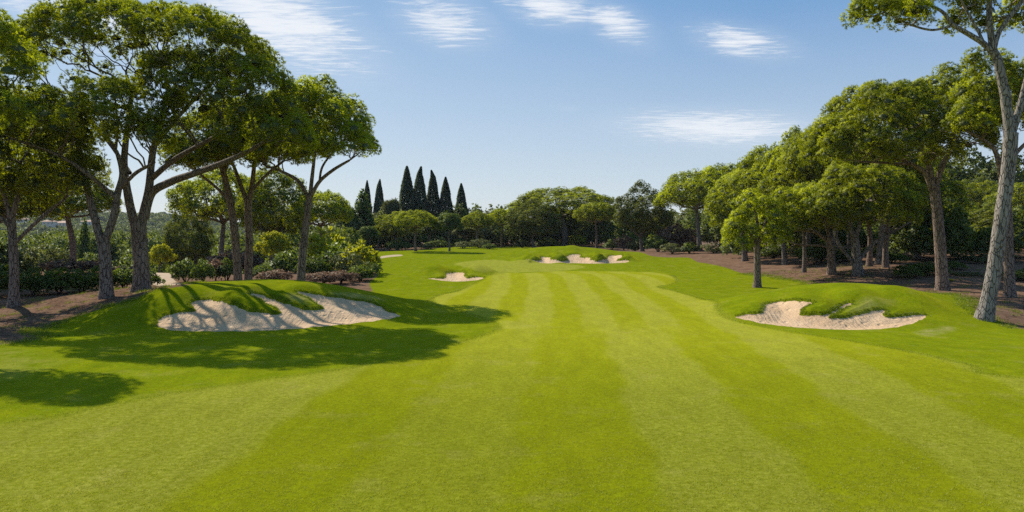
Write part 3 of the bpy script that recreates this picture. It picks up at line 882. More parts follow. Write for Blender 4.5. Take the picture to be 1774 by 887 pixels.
surveyed_pine('big leaning pine with pale grey bark at the right edge of the bunker mound', 30, [(1705, 557, 31), (1722, 470, 29), (1735, 380, 28), (1747, 290, 28), (1751, 230, 28)],
              [[(1751, 238, 23), (1741, 165, 20), (1728, 105, 18), (1720, 82, 15), (1714, 30, 12), (1716, -30, 9)],
               [(1727, 102, 13), (1705, 76, 12), (1680, 60, 11), (1650, 42, 9), (1632, 20, 7), (1600, 5, 5)],
               [(1650, 44, 5), (1615, 52, 5), (1575, 42, 4), (1535, 22, 3)], [(1722, 85, 11), (1731, 55, 10), (1752, 25, 9), (1780, -10, 8)],
               [(1752, 235, 16), (1767, 185, 14), (1778, 140, 12), (1792, 80, 9)], [(1705, 76, 6), (1690, 45, 6), (1670, 10, 5), (1655, -20, 4)]],
              [(1540, 32, 58, 42), (1625, 5, 80, 60, 1), (1715, -35, 110, 90, 1), (1800, 40, 60, 70, 2), (1690, 40, 36, 26, 1), (1505, 25, 26, 24)], bark='bark_pale', seed=12, group=RIGHT)
surveyed_pine('reddish pine standing just behind the leaning pale trunk on the right', 39, [(1750, 520, 21), (1748, 450, 20), (1746, 380, 19), (1740, 325, 18), (1733, 280, 16)],
              [[(1731, 285, 11), (1722, 258, 9), (1700, 240, 7), (1670, 225, 5)], [(1736, 290, 12), (1742, 240, 10), (1738, 190, 8)], [(1737, 300, 10), (1765, 260, 8), (1800, 230, 7)]],
              [(1722, 205, 58, 118), (1790, 215, 75, 110, 1), (1690, 225, 40, 40, -1)], bark='bark_red', seed=13, group=RIGHT)
surveyed_pine('tall pine with a wide sunlit crown behind the right bunker mound', 43, [(1634, 508, 25), (1630, 440, 23), (1624, 370, 21), (1618, 322, 20)],
              [[(1614, 330, 12), (1603, 300, 11), (1580, 285, 9), (1550, 273, 7), (1510, 266, 5)], [(1617, 328, 13), (1610, 290, 12), (1600, 262, 10), (1588, 235, 7)],
               [(1620, 328, 13), (1632, 288, 12), (1646, 262, 10), (1652, 232, 8)], [(1575, 284, 6), (1530, 282, 5, -1), (1490, 280, 4, -2)]],
              [(1555, 265, 145, 118), (1648, 220, 78, 98, 1), (1468, 278, 66, 72, -1), (1590, 275, 60, 50, -2)], bark='bark_red', seed=14, group=RIGHT)
surveyed_pine('low pine with pale dead looking limbs above the grassy top of the right mound', 51, [(1487, 500, 21), (1485, 455, 19), (1482, 420, 17), (1479, 405, 15)],
              [[(1480, 412, 11), (1470, 385, 9), (1465, 355, 7)], [(1482, 412, 11), (1492, 380, 9), (1500, 350, 7)], [(1489, 450, 8), (1510, 425, 8), (1540, 405, 6), (1578, 384, 4)],
               [(1478, 455, 8), (1455, 425, 7), (1445, 400, 5)]],
              [(1490, 375, 78, 92), (1545, 385, 40, 50, -1), (1450, 380, 50, 55, -1)], seed=15, group=RIGHT)
surveyed_pine('spreading pine left of the low limbed one, crown overhanging the right bunker', 52.5, [(1441, 498, 17), (1440, 440, 16), (1436, 410, 16)],
              [[(1435, 418, 9), (1412, 402, 8), (1385, 398, 7), (1360, 402, 5)], [(1437, 416, 10), (1430, 385, 8), (1410, 360, 6)], [(1440, 430, 6), (1418, 425, 5), (1385, 424, 4), (1360, 415, 3)]],
              [(1392, 395, 72, 68), (1440, 385, 50, 65, 1), (1350, 400, 35, 42, -1)], bark='bark_red', seed=16, group=RIGHT)
surveyed_pine('small round crowned pine standing alone on the grass edge, right of the fairway', 47.8, [(1312, 497, 15), (1312, 455, 14), (1311, 425, 13)],
              [[(1311, 432, 8), (1300, 405, 7), (1285, 385, 5)], [(1312, 430, 8), (1322, 400, 7), (1330, 375, 5)], [(1311, 430, 8), (1312, 395, 7), (1310, 370, 5)]],
              [(1310, 405, 50, 62), (1285, 425, 26, 40, -.5), (1335, 420, 28, 45)], bark='bark_red', seed=17, group=RIGHT)

# ------------------------------------------------------------------ pines further off: a few kinds, copied
PA = proto_pine(21, 5.0, 10.0, 3.6, sub=6)
PB = proto_pine(22, 4.2, 10.0, 4.6, sub=7, forks=4, low=.8)
PC = proto_pine(23, 5.6, 10.0, 3.0, sub=5, bark='bark_red')
PD_ = proto_pine(24, 4.0, 10.0, 5.2, sub=8, needle='needle_dark', low=1.4, rag=.16)
PT = proto_pine(25, 3.8, 12.0, 4.4, sub=6, bark='bark_red', rag=.12)
BL, BC, BR = 'pines beyond the left mound', 'pines around the far end of the green', 'pines along the right bank'
for pr, lab, px, d, hw, top, gr in (
    (PA, 'bright pine seen beneath the long limb of the tallest pine', 385, 78, 84, 300, BL),
    (PB, 'bright pine filling the gap behind the close pair of trunks', 474, 74, 62, 296, BL),
    (PC, 'pine with pale trunk and bushy crown behind the slender leaning pine', 556, 88, 56, 336, BL),
    (PT, 'thin straight pine behind the hedge between the two left trunks', 125, 62, 74, 296, BL),
    (PD_, 'small dark feathery pine beside the sandy path', 325, 92, 35, 358, BL),
    (PB, 'bright crowned pine just left of the one below the cypresses', 688, 124, 38, 369, BC),
    (PC, 'umbrella pine on the grass right below the cypress row', 720, 108, 40, 367, BC),
    (PA, 'olive toned pine just right of the round dark tree', 827, 130, 29, 369, BC),
    (PC, 'olive toned pine second to the right of the round dark tree', 869, 134, 28, 364, BC),
    (PD_, 'dark pine left of the broad domed pine behind the far bunker', 925, 128, 42, 354, BC),
    (PA, 'broadest domed pine behind the far bunker, bluish trunk', 980, 138, 92, 329, BC),
    (PC, 'smaller umbrella pine in front of the broad domed pine', 1033, 120, 38, 353, BC),
    (PD_, 'dark ragged pine with a bare trunk at the edge of the bank', 1113, 112, 46, 327, BC),
    (PA, 'wide pine with a spreading crown at the far end of the right bank', 1212, 102, 70, 300, BR),
    (PC, 'twin of the wide spreading pine, a step to its right', 1262, 106, 72, 290, BR),
    (PB, 'leafy pine over the needle covered bank behind the lone small pine', 1291, 73, 66, 300, BR),
    (PB, 'pine with straight grey trunk right of the lone small pine', 1360, 66, 62, 300, BR),
    (PA, 'dense crowned pine rising behind the spreading pine', 1393, 56, 58, 325, BR),
    (PA, 'tall pine whose crown starts the ridge line above the right bank', 1400, 74, 76, 232, BR),
    (PB, 'tall pine in the middle of the ridge line of crowns on the right', 1475, 72, 82, 222, BR),
    (PT, 'straight pine trunk just right of the low limbed pine', 1506, 57, 60, 300, BR),
    (PT, 'straight grey trunk at the right end of the mound top', 1534, 55, 62, 290, BR),
    (PB, 'shaded pine behind the tall sunlit one', 1590, 66, 72, 285, BR),
    (PB, 'dark pine at the left edge behind the low limbed one', -35, 47, 150, 195, LEFT),
    (PA, 'pine on the ridge line above the lone small pine', 1352, 79, 80, 258, BR),
    (PA, 'pine on the ridge line left of the tall sunlit pine', 1445, 64, 84, 215, BR),
    (PB, 'pine on the ridge line tucked into the tall sunlit crown', 1525, 60, 92, 160, BR),
    (PA, 'distant pine crown in the gap left of the leaning trunk', 1690, 105, 52, 318, BR),
    (PC, 'distant pine crown beside the leaning trunk at the right edge', 1775, 96, 56, 322, BR),
    (PA, 'pine crown filling the slope between ridge and spreading crown', 1335, 88, 84, 280, BR),
    (PB, 'dark pine deep in the shade below the right gap', 1650, 78, 50, 345, BR),
    (PD_, 'shaded pine behind the reddish trunk at the right edge', 1725, 70, 55, 360, BR),
): plant(pr, lab, px, d, hw, top, group=gr)

# cypresses
C1, C2 = proto_cypress(31), proto_cypress(32, 1.0)
for pr, px, d, hw, top, lab in (
    (C1, 705, 150, 15.4, 287, 'tallest dark cypress, at the head of the row of five'), (C2, 727, 151, 14.3, 288, 'second cypress of the row, tip bent over'),
    (C2, 750, 152, 13.1, 294, 'middle cypress of the row of five'), (C1, 772, 152, 13.1, 306, 'fourth cypress of the row, blunt tipped'),
    (C1, 799, 153, 12.0, 317, 'last and shortest cypress of the row, standing apart'), (C2, 657, 158, 10.8, 310, 'cypress behind the dark mixed tree, taller of that pair'),
    (C1, 636, 160, 9.2, 312, 'cypress half hidden by the dark mixed tree, slimmer of that pair'), (C1, 716, 165, 8.0, 330, 'thin cypress squeezed between the first two of the row')):
    plant(pr, lab, px, d, hw, top, group='cypresses on the skyline')

# round and conical broadleaf trees
RT, RO = proto_round_tree(41, 'laurel'), proto_round_tree(42, 'olive')
CT = proto_round_tree(43, 'laurel', 2.2, 8.0, conical=True); LT = proto_round_tree(44, 'lime', 2.6, 4.5, leaf=.22)
for pr, px, d, hw, top, lab in (
    (RT, 778, 108, 28, 369, 'round dark leafy tree with a short trunk beside the umbrella pine'), (CT, 628, 128, 30, 332, 'dark mixed tree with a ragged top in front of the cypress pair'),
    (RO, 678, 140, 16, 340, 'grey green tree between the two cypress groups'), (RT, 600, 126, 26, 356, 'dark tree left of the ragged mixed tree'),
    (LT, 277, 76, 25, 424, 'small yellow green tree glowing beside the path'), (CT, 147, 112, 20, 384, 'dark pointed conifer in the valley behind the hedge'),
    (RO, 655, 133, 20, 372, 'grey green tree under the cypress pair'), (RT, 745, 132, 30, 385, 'dark tree behind the umbrella pine'), (RO, 808, 134, 22, 392, 'grey green tree at the foot of the last cypress'),
    (LT, 470, 66, 36, 402, 'yellow green leafy tree between the pair and the slender pine'), (RT, 640, 120, 22, 392, 'dark tree behind the bright bush')):
    plant(pr, lab, px, d, hw, top)

# ------------------------------------------------------------------ shrubs
SD1, SD2 = proto_shrub('shrub', 'shrub', 51, 'laurel', leaf=.16, per=30), proto_shrub('shrub', 'shrub', 52, 'laurel', lobes=9, leaf=.13, per=40, flat=.9)
SP = proto_shrub('flowering_shrub', 'shrub', 53, 'rose', leaf=.15, per=30); SO = proto_shrub('shrub', 'shrub', 54, 'olive', leaf=.12, per=40)
SL = proto_shrub('yellow_shrub', 'shrub', 55, 'lime', leaf=.20, per=26, tall=1.1, spread=1.4, up=1.0)
H_, B_, K_ = 'hedge shrubs behind the left trunks', 'shrubs at the corner by the rough', 'shrubs along the far edge'
SHR = [
    (SD1, -14, 40.5, 40, 458, H_, 'dark hedge shrub at the very left edge'), (SD2, 58, 41, 34, 470, H_, 'dark hedge shrub right of the edge pine'),
    (SD1, 104, 41.5, 36, 470, H_, 'dark hedge shrub, broadest of the left hedge'), (SD2, 142, 42, 32, 472, H_, 'dark hedge shrub left of the forked trunk'),
    (SD1, 172, 43, 26, 466, H_, 'dark hedge shrub half behind the forked trunk'), (SD2, 216, 44, 28, 466, H_, 'dark hedge shrub between the forked trunk and the thick trunk'),
    (SD1, 256, 46, 24, 472, H_, 'dark hedge shrub right of the thick trunk'), (SO, 8, 47, 46, 425, H_, 'tall thin leaved shrub behind the edge pine'),
    (SP, 115, 58, 34, 452, H_, 'pinkish dry shrub in front of the valley'), (SP, 160, 60, 30, 454, H_, 'pinkish dry shrub beside the forked trunk'),
    (SP, 215, 60, 24, 463, H_, 'pinkish dry shrub behind the thick trunk'), (SO, 70, 66, 45, 428, H_, 'big olive shrub beyond the hedge'),
    (SD1, 322, 53, 24, 454, H_, 'green shrub on the bend of the sandy path'), (SD2, 351, 52, 16, 455, H_, 'dark round shrub beside the path'), (SP, 374, 54, 16, 452, H_, 'pinkish shrub right of the dark round one'),
    (SD1, 393, 54, 18, 452, H_, 'dark shrub left of the close pair of trunks'), (SD2, 455, 54, 24, 462, H_, 'dark shrub right of the close pair of trunks'),
    (SP, 480, 52, 26, 470, B_, 'dry shrub in front of the leaning slender trunk'), (SP, 410, 70, 40, 435, B_, 'pinkish shrub far behind the pair of trunks'),
    (SD1, 500, 62, 36, 440, B_, 'dark shrub left of the slender trunk'), (SD2, 545, 56, 26, 448, B_, 'dark shrub right of the slender trunk'),
    (SL, 622, 60, 34, 428, B_, 'bright yellow green bush at the corner of the rough'), (SO, 604, 57, 26, 440, B_, 'grey green bush in front of the yellow one'),
    (SD2, 641, 57, 16, 458, B_, 'dark low bush at the tip of the corner'), (SD1, 625, 54, 26, 464, B_, 'low dark bush at the foot of the grey green bush'), (SP, 590, 52, 26, 472, B_, 'dry low shrub above the shaded mound'),
    (SP, 560, 51, 24, 474, B_, 'dry low shrub right of the slender trunk foot'), (SL, 570, 72, 40, 408, B_, 'yellow green shrub in the shade behind the corner'), (SD1, 590, 66, 40, 425, B_, 'dark shrub behind the corner bushes'),
    (SO, 830, 124, 18, 417, K_, 'grey green shrub at the edge of the far grass'), (SD2, 848, 121, 11, 425, K_, 'small round clipped looking shrub on the far grass edge'), (SO, 803, 122, 14, 421, K_, 'grey green shrub near the round dark tree'),
    (SD1, 760, 126, 22, 420, K_, 'dark shrub behind the round tree trunk'), (SD2, 690, 120, 20, 418, K_, 'dark shrub left of the umbrella pine trunk'), (SO, 740, 122, 14, 426, K_, 'low grey green shrub right of the umbrella pine trunk'),
    (SO, 905, 132, 16, 418, K_, 'pale shrub left of the dark pine trunk'), (SD2, 950, 134, 22, 416, K_, 'dark shrub left of the bluish trunk'), (SL, 1000, 136, 14, 410, K_, 'light green shrub right of the bluish trunk'),
    (SP, 1082, 116, 16, 411, K_, 'pink blooming shrub on the bank behind the far bunker'), (SD1, 1060, 120, 14, 418, K_, 'green shrub left of the pink blooming one'), (SO, 1100, 114, 14, 420, K_, 'shrub right of the pink blooming one'),
    (SD2, 1140, 106, 18, 412, K_, 'dark shrub right of the ragged pine'), (SP, 1172, 108, 24, 392, K_, 'big reddish dry shrub on the bank'), (SO, 1165, 100, 20, 424, K_, 'olive shrub at the foot of the reddish one'),
    (SD1, 1195, 99, 16, 424, K_, 'green shrub left of the spreading pine trunk'), (SP, 1190, 112, 16, 405, K_, 'pinkish shrub above the green one'), (SO, 1238, 96, 18, 424, K_, 'olive shrub between the wide pines'),
    (SD2, 1418, 64, 34, 420, K_, 'dark shrub in the shade between the right trunks'), (SD1, 1270, 92, 22, 412, K_, 'dark shrub behind the lone pine'),
    (SD2, 1340, 76, 24, 428, K_, 'low dark shrub right of the lone pine, in the shade'), (SD1, 1465, 64, 22, 436, K_, 'leafy shrub between the spreading pine and the low limbed one'),
    (SO, 1385, 72, 20, 434, K_, 'grey green shrub on the shaded bank'), (SD2, 1548, 60, 24, 440, K_, 'dark shrub right of the straight grey trunk'), (SL, 1512, 70, 22, 432, K_, 'light green bush seen between the straight trunks'),
    (SD1, 1572, 49, 24, 462, RIGHT, 'leafy shrub left of the tall sunlit pine'), (SD2, 1605, 50, 30, 458, RIGHT, 'leafy shrub right beside the tall pine trunk'),
    (SO, 1672, 50, 28, 474, RIGHT, 'grey green shrub right of the tall pine trunk'), (SD1, 1652, 53, 22, 456, RIGHT, 'dark shrub behind the tall pine trunk'), (SO, 1700, 60, 40, 440, RIGHT, 'olive shrub behind the leaning trunk'),
    (SD2, 1772, 48, 30, 470, RIGHT, 'dark shrub at the right edge behind the reddish trunk'), (SL, 1640, 47.5, 12, 486, RIGHT, 'small light green plant at the foot of the tall pine'),
]
for pr, px, d, hw, top, gr, lab in SHR:
    plant(pr, lab, px, d, hw * 1.25, top - 3, group=gr if gr != RIGHT else 'shrubs among the right pines', squash=rng.uniform(.85, 1.15))
for o in list(bpy.data.objects): clean(o)

# ------------------------------------------------------------------ woods that read as one mass
def mass(name, label, ells, mat, leaf, per, seed, up=.6):
    g = np.random.default_rng(seed)
    V, Fc, T = shrub_leaves(ells, g, leaf, per, 1.0, up)
    o = link(name, leaf_mesh(name, V, Fc, T, M[mat])); o['kind'] = 'stuff'; o['label'] = label
    return o


g = np.random.default_rng(77)
E1, E2 = [], []
for px in np.arange(480, 1420, 9):
    for row in range(3):
        d = 143 + row * 9 + g.uniform(-4, 3)
        if px > 1130: d = 146 - (px - 1130) * .16 + row * 8 + g.uniform(-3, 3)
        if px < 640: d = 128 + row * 9 + g.uniform(-4, 4)
        q = px + g.uniform(-5, 5); x = (q - CX) / F * d; z = float(H0(x, d)); h = g.uniform(3.0, 6.5) + row * .5; r = g.uniform(1.2, 2.4)
        (E2 if g.random() < .36 else E1).append(((x, d, z + h * .45), (r, r, h * .55)))
for px in np.arange(560, 1200, 6):
    d = 141 + g.uniform(-1.5, 1.5) - max(0, px - 1020) * .12; x = (px - CX) / F * d; z = float(H0(x, d)); h = g.uniform(1.0, 2.4); r = g.uniform(.6, 1.3)
    E1.append(((x, d, z + h * .4), (r, r, h * .6)))
mass('undergrowth', 'dark thicket behind the far pines', E1, 'wood', .42, 5, 1)
mass('undergrowth', 'paler brush scattered through the far thicket', E2, 'olive', .42, 5, 2)
E3 = []
for i in range(260):
    px = g.uniform(1270, 2100); d = g.uniform(60, 108); x = (px - CX) / F * d; z = float(H0(x, d)); h = g.uniform(2.2, 5.0); r = g.uniform(1.0, 2.0)
    if d < 76 and px < 1560: continue
    E3.append(((x, d, z + h * .42), (r, r, h * .55)))
mass('undergrowth', 'shaded brush behind the right pines', E3, 'wood', .32, 8, 3)
E4 = []
for i in range(130):
    px = g.uniform(-150, 620); d = g.uniform(84, 125); x = (px - CX) / F * d; z = float(H0(x, d)); h = g.uniform(2.5, 4.5); r = g.uniform(1.2, 2.4)
    E4.append(((x, d, z + h * .42), (r, r, h * .55)))
mass('undergrowth', 'brush on the slope down to the valley', E4, 'wood', .36, 7, 4)
E5 = []
for i in range(300):
    px = g.uniform(-500, 520); d = 125 + 205 * g.random() ** 1.3; x = (px - CX) / F * d; z = float(H0(x, d)); h = g.uniform(7.0, 10.0); r = g.uniform(3.2, 6.0)
    E5.append(((x, d, z + h * .62), (r, r, h * .38)))
mass('woodland', 'sea of umbrella pine crowns in the valley', E5, 'wood', .5, 4.5, 5)
E6 = []
for i in range(160):
    px = g.uniform(1500, 2300); d = g.uniform(125, 240); x = (px - CX) / F * d; z = float(H0(x, d)); h = g.uniform(10, 15); r = g.uniform(3, 5)
    E6.append(((x, d, z + h * .6), (r, r, h * .45)))
mass('woodland', 'far wooded rise beyond the right pines', E6, 'wood', .5, 4.0, 6)

# ------------------------------------------------------------------ distant hills and village
hx = np.linspace(-1500, 300, 160); hy = np.linspace(600, 1500, 60); XX, YY = np.meshgrid(hx, hy)
ridge = 19 + 5 * np.sin(XX * .011 + 1) + 3 * np.sin(XX * .023) + 2 * np.sin(XX * .05 + YY * .01)
fall = sm(-80, -560, XX + .10 * (YY - 600)) * .85 + .15
ZZ = -9 + ridge * sm(620, 1050, YY) * fall + 1.5 * np.sin(XX * .12) * np.sin(YY * .1)
nj = len(hx); i = np.arange(len(hy) - 1)[:, None]; j = np.arange(nj - 1)[None]
Qh = np.stack([i * nj + j, i * nj + j + 1, (i + 1) * nj + j + 1, (i + 1) * nj + j], -1).reshape(-1, 4)
struct('hills', make_mesh('hills', np.column_stack([XX.ravel(), YY.ravel(), ZZ.ravel()]), [Qh], M['hill']), 'low wooded hills on the left horizon')
def hill_z(x, y):
    k = np.abs(hx - x).argmin(); l = np.abs(hy - y).argmin(); return float(ZZ[l, k])
E7 = []
for i_ in range(900):
    y = g.uniform(640, 1150); px = g.uniform(-60, 520); x = (px - CX) / F * y
    if x < -1480: continue
    r = g.uniform(4, 9); E7.append(((x, y, hill_z(x, y) + r * .3), (r, r, r * .9)))
mass('woodland', 'trees covering the far hills', E7, 'wood', 2.4, .22, 8)


def box(V, Q, c, s):
    c = np.array(c); s = np.array(s) / 2; n = sum(len(v) for v in V)
    k = np.array([(a, b, d) for a in (-1, 1) for b in (-1, 1) for d in (-1, 1)]) * s + c
    V.append(k); Q.append(np.array([(0, 1, 3, 2), (4, 6, 7, 5), (0, 4, 5, 1), (2, 3, 7, 6), (0, 2, 6, 4), (1, 5, 7, 3)]) + n)


def house(px, y, w, h, label, z_px, rot=0.0):
    x = (px - CX) / F * y; z = CH + (HY - z_px) / F * y - h
    root = thing('village_house', label, 'house', (x, y, z), 'houses on the far hill'); root.rotation_euler = (0, 0, rot)
    dp = w * .7
    V, Q = [], []; box(V, Q, (0, 0, h / 2 - 3), (w, dp, h + 6)); link('wall', make_mesh('wall', np.vstack(V), [np.vstack(Q)], M['cream'], smooth=False), root)
    o = .6; rh = w * .16
    Vr = np.array([(-w/2-o, -dp/2-o, h), (w/2+o, -dp/2-o, h), (w/2+o, dp/2+o, h), (-w/2-o, dp/2+o, h), (-w*.25, 0, h+rh), (w*.25, 0, h+rh)]) + np.array([0, 0, .02])
    me = bpy.data.meshes.new('roof'); me.from_pydata([tuple(v) for v in Vr], [], [(0, 1, 5, 4), (1, 2, 5), (2, 3, 4, 5), (3, 0, 4), (3, 2, 1, 0)]); me.materials.append(M['tile']); link('roof', me, root)
    for k in range(3):
        V, Q = [], []; box(V, Q, ((k - 1) * w * .3, -dp / 2 - .03, h * .55), (w * .1, .14, h * .32)); link('window', make_mesh('window', np.vstack(V), [np.vstack(Q)], M['glassy'], smooth=False), root)


house(86, 760, 11, 4, 'cream house with clay roof on the far hill, leftmost', 384, .2)
house(110, 780, 12, 4, 'pale low house right of the leftmost one on the far hill', 386, -.2)
house(152, 770, 10, 4, 'cream house beside the forked trunk on the far hill', 384, .1)
house(345, 800, 14, 4, 'low house seen left of the close pair of trunks', 382, .1)
house(40, 800, 10, 4, 'small house behind the edge pine limbs on the far hill', 380, .3)

# ------------------------------------------------------------------ grass blades: fringe on the bunker lips, stubble nearby
def blades(name, label, X, Y, length, width, seed, lean=.5, tint=None, hang=None, mat='blade'):
    g = np.random.default_rng(seed); n = len(X)
    B = np.column_stack([X, Y, Hfull(X, Y) - .004])
    d = np.column_stack([g.normal(0, lean, n), g.normal(0, lean, n), np.ones(n)])
    if hang is not None: d += hang
    d = unit(d); L = length * g.uniform(.5, 1.3, (n, 1))
    side = unit(np.cross(d, g.normal(size=(n, 3)))) * width * .5
    V = np.stack([B - side, B + side, B + d * L], 1).reshape(-1, 3)
    T = np.repeat(np.clip(g.normal(.5, .25, n) if tint is None else tint, 0, 1), 3)
    o = link(name, make_mesh(name, V, [np.arange(len(V)).reshape(-1, 3)], M[mat], {'tint': T}, smooth=False)); o['kind'] = 'stuff'; o['label'] = label
    return o


fx, fy, hang = [], [], []
for nm, poly, w in BUNKERS:
    nxt = np.roll(poly, -1, 0)
    ctr = 0
    for a, b, wa in zip(poly, nxt, w):
        if wa < .06: continue
        L = np.linalg.norm(b - a); e = (b - a) / max(L, 1e-9); nrm = np.array([e[1], -e[0]])
        k = int(L * (420 if poly[0, 1] < 45 else 160))
        t = g.random(k); o = g.uniform(.0, .20, k)
        q = a + t[:, None] * (b - a)
        d, _, _ = poly_sdf(q[:1] + nrm * .02, poly)
        s = 1 if len(d) and d[0] > 0 else -1
        p = q + s * nrm * o[:, None]
        fx.append(p[:, 0]); fy.append(p[:, 1]); hang.append(np.column_stack([-s * nrm[0] * np.full(k, .7), -s * nrm[1] * np.full(k, .7), np.zeros(k)]))
blades('grass', 'tufted grass fringe along the bunker lips', np.concatenate(fx), np.concatenate(fy),   .075, .014, 91, .6, hang=np.vstack(hang))

# taller grass where the rough meets the fairway, stubble close to the tee, weeds and twigs under the pines
def scatter(n, x0, x1, y0, y1, g): return g.uniform(x0, x1, n), g.uniform(y0, y1, n)


g = np.random.default_rng(123)
ex, ey = [], []
qs = EDGE[0]
for a, b in zip(qs, np.roll(qs, -1, 0)):
    if a[1] < 5 or a[1] > 60: continue
    L = np.linalg.norm(b - a); k = int(L * 170); t = g.random(k); nn = np.array([b[1] - a[1], a[0] - b[0]]) / max(L, 1e-9)
    p = a + t[:, None] * (b - a) + nn * g.normal(0, .10, (k, 1)); ex.append(p[:, 0]); ey.append(p[:, 1])
blades('grass', 'longer grass along the edge of the fairway', np.concatenate(ex), np.concatenate(ey), .040, .010, 92, .6)
k = 330000
dd = 8.6 / (1 - g.random(k) * .60); xx = dd * g.uniform(-.74, .74, k)
cl = np.sin(xx * 9 + 2 * np.sin(dd * 5)) * np.sin(dd * 8 + 2 * np.sin(xx * 6)) + .6 * np.sin(xx * 23) * np.sin(dd * 19)
m = cl + g.normal(0, .5, k) > 0
blades('grass', 'short grass stubble of the near fairway', xx[m], dd[m], .032, .008, 93, .9, mat='stubble')
lx, ly = scatter(9000, -34, -13, 22, 47, g); rx, ry = scatter(9000, 13, 34, 24, 62, g)
tx = np.r_[lx, rx]; ty = np.r_[ly, ry]
zz = zones(tx, ty, tx * 0); m = zz[3] > .55
blades('fallen_twigs', 'fallen twigs and needles on the bare earth', tx[m], ty[m], .22, .022, 94, 6.0, mat='stem')
m = (zz[3] > .02) & (zz[3] < .985) | ((zz[3] > .5) & (g.random(len(tx)) < .05))
wx = np.repeat(tx[m], 26) + g.normal(0, .12, m.sum() * 26); wy = np.repeat(ty[m], 26) + g.normal(0, .12, m.sum() * 26)
blades('weeds', 'weeds and stray grass at the edge of the bare earth', wx, wy, .12, .016, 95, .7)

# ------------------------------------------------------------------ the air
V, Q = [], []; box(V, Q, (-250, 520, 41), (3600, 2100, 120)); hz, hnt = new_mat('haze'); hn = N(hnt)
pv = hn.node('ShaderNodeVolumePrincipled'); pv.inputs['Color'].default_value = (.86, .92, 1, 1); pv.inputs['Density'].default_value = .00009; pv.inputs['Anisotropy'].default_value = 0.0
hn.L(pv.outputs[0], hn.node('ShaderNodeOutputMaterial').inputs['Volume'])
o = link('haze', make_mesh('haze', np.vstack(V), [np.vstack(Q)], hz, smooth=False)); o['kind'] = 'stuff'; o['label'] = 'thin bluish haze over the course'

# ------------------------------------------------------------------ light, sky
AZ, EL = math.radians(-40), math.radians(40)
Sdir = Vector((math.sin(AZ) * math.cos(EL), math.cos(AZ) * math.cos(EL), math.sin(EL)))
sun = bpy.data.lights.new('sun', 'SUN'); sun.energy = 5.0; sun.angle = math.radians(.55); sun.color = (1.0, .93, .80)
so = link('sun', sun); so.rotation_euler = Sdir.to_track_quat('Z', 'Y').to_euler()
W = bpy.data.worlds.new('World'); S.world = W; W.use_nodes = True
nt = W.node_tree; nt.nodes.clear(); n = N(nt)
sky = n.node('ShaderNodeTexSky', sky_type='NISHITA'); sky.sun_disc = False; sky.sun_elevation = EL; sky.sun_rotation = AZ
sky.air_density = 1.0; sky.dust_density = .35; sky.ozone_density = 2.2; sky.altitude = 50
tc = n.node('ShaderNodeTexCoord').outputs['Generated']
sx = n.node('ShaderNodeSeparateXYZ'); n.L(tc, sx.inputs[0]); X, Y, Z = sx.outputs
Zc = n.math('MAXIMUM', Z, .03)
cm = n.node('ShaderNodeCombineXYZ'); n.L(n.math('DIVIDE', X, Zc), cm.inputs[0]); n.L(n.math('DIVIDE', Y, Zc), cm.inputs[1])
layer = cm.outputs[0]                                       # a flat cloud sheet overhead
warp = n.noise(n.mapping(layer, (1, 1, 1)), 1.0, 3)
az = n.math('ARCTAN2', X, Y); el = n.math('ARCSINE', Z)
mask = None
for px, py, w_, h_, amp, tilt in ((470, 30, 150, 62, 1.0, .32), (560, 95, 70, 40, .55, .2), (772, 35, 82, 40, .85, .15), (960, 15, 90, 28, .8, .1), (1065, 38, 60, 30, .85, .35), (1285, 72, 75, 24, .85, .22),
                                  (1240, 222, 150, 28, .92, .06), (575, 145, 50, 8, .35, .2), (150, 25, 190, 50, .7, .2), (985, 188, 30, 7, .3, .1), (1620, 45, 60, 20, .4, .1)):
    a0 = math.atan((px - CX) / F); e0 = math.atan((HY - py) / F * math.cos(a0))
    da = n.math('SUBTRACT', az, a0); de = n.math('ADD', n.math('SUBTRACT', el, e0), n.math('MULTIPLY', da, tilt))
    q = n.math('ADD', n.math('POWER', n.math('ABSOLUTE', n.math('DIVIDE', da, 1.2 * w_ / F)), 2.0), n.math('POWER', n.math('ABSOLUTE', n.math('DIVIDE', de, 1.25 * h_ / F)), 2.0))
    gss = n.math('MULTIPLY', n.math('POWER', 2.718, n.math('MULTIPLY', q, -1.0)), amp)
    mask = gss if mask is None else n.math('MAXIMUM', mask, gss)
st = n.mapping(layer, (1.5, 4.2, 1), (0, 0, -.55))
ws = n.node('ShaderNodeVectorMath', operation='ADD'); n.L(st, ws.inputs[0]); wn = n.node('ShaderNodeTexNoise'); wn.inputs['Scale'].default_value = 2.0; n.L(layer, wn.inputs['Vector']); n.L(n.scale(wn.outputs[1], .5), ws.inputs[1])
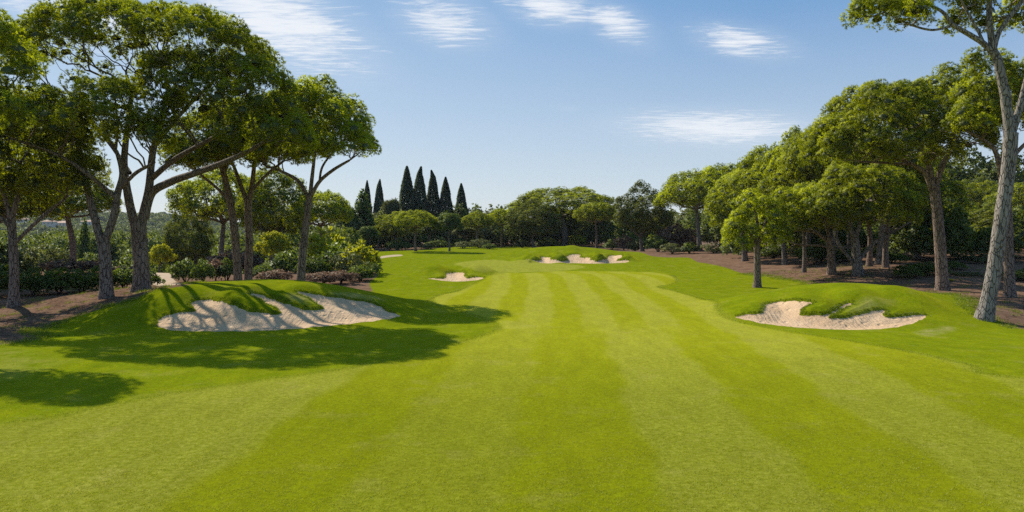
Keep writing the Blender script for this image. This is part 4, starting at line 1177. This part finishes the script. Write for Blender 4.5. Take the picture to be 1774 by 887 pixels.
fib = n.noise(ws.outputs[0], 3.4, 9, .70); puff = n.noise(layer, 2.2, 6, .6)
cl = n.math('ADD', n.math('MULTIPLY', fib, 1.25), n.math('MULTIPLY', puff, .45))
dens = n.math('SUBTRACT', n.math('ADD', cl, n.math('MULTIPLY', mask, .78)), 1.10)
dens = n.math('MULTIPLY', n.map(dens, 0, .58, 0, .95, True), n.map(mask, .03, .3, 0, 1))
dens = n.math('MAXIMUM', dens, n.math('MULTIPLY', n.map(mask, .05, .8, 0, .30, True), n.map(fib, .3, .7, .3, 1)))
dot = n.node('ShaderNodeVectorMath', operation='DOT_PRODUCT'); n.L(tc, dot.inputs[0]); dot.inputs[1].default_value = Sdir
deep = n.mix(n.map(dot.outputs['Value'], .56, .86, 0, 1), (1.7, 4.3, 8.4), (3.5, 5.9, 9.2))
air = n.mix(n.map(Z, .02, .28, 0, 1), (8.3, 9.5, 10.7), deep)
skyc = n.mix(.72, sky.outputs[0], air)
colr = n.mix(dens, skyc, (10.6, 11.0, 11.6))
bg = n.node('ShaderNodeBackground'); n.L(colr, bg.inputs[0]); bg.inputs[1].default_value = .0645
wo = n.node('ShaderNodeOutputWorld'); n.L(bg.outputs[0], wo.inputs[0])

# ------------------------------------------------------------------ camera
cam = bpy.data.cameras.new('camera'); cam.sensor_width = 36; cam.lens = 36 * F / 1774; cam.shift_y = -(443.5 - HY) / 1774; cam.clip_end = 9000; cam.clip_start = .1
co = link('camera', cam, loc=(0, 0, CH)); co.rotation_euler = (math.radians(90), 0, 0); S.camera = co
S.view_settings.view_transform = 'Standard'; S.view_settings.look = 'None'; S.view_settings.exposure = .38; S.view_settings.gamma = 1; S.view_settings.use_curve_mapping = False
S.render.engine = 'CYCLES'
cy = S.cycles; cy.max_bounces = 7; cy.diffuse_bounces = 5; cy.glossy_bounces = 1; cy.transmission_bounces = 5; cy.transparent_max_bounces = 4; cy.caustics_reflective = False; cy.caustics_refractive = False
cy.use_denoising = False; cy.use_adaptive_sampling = False; cy.sample_clamp_indirect = 4
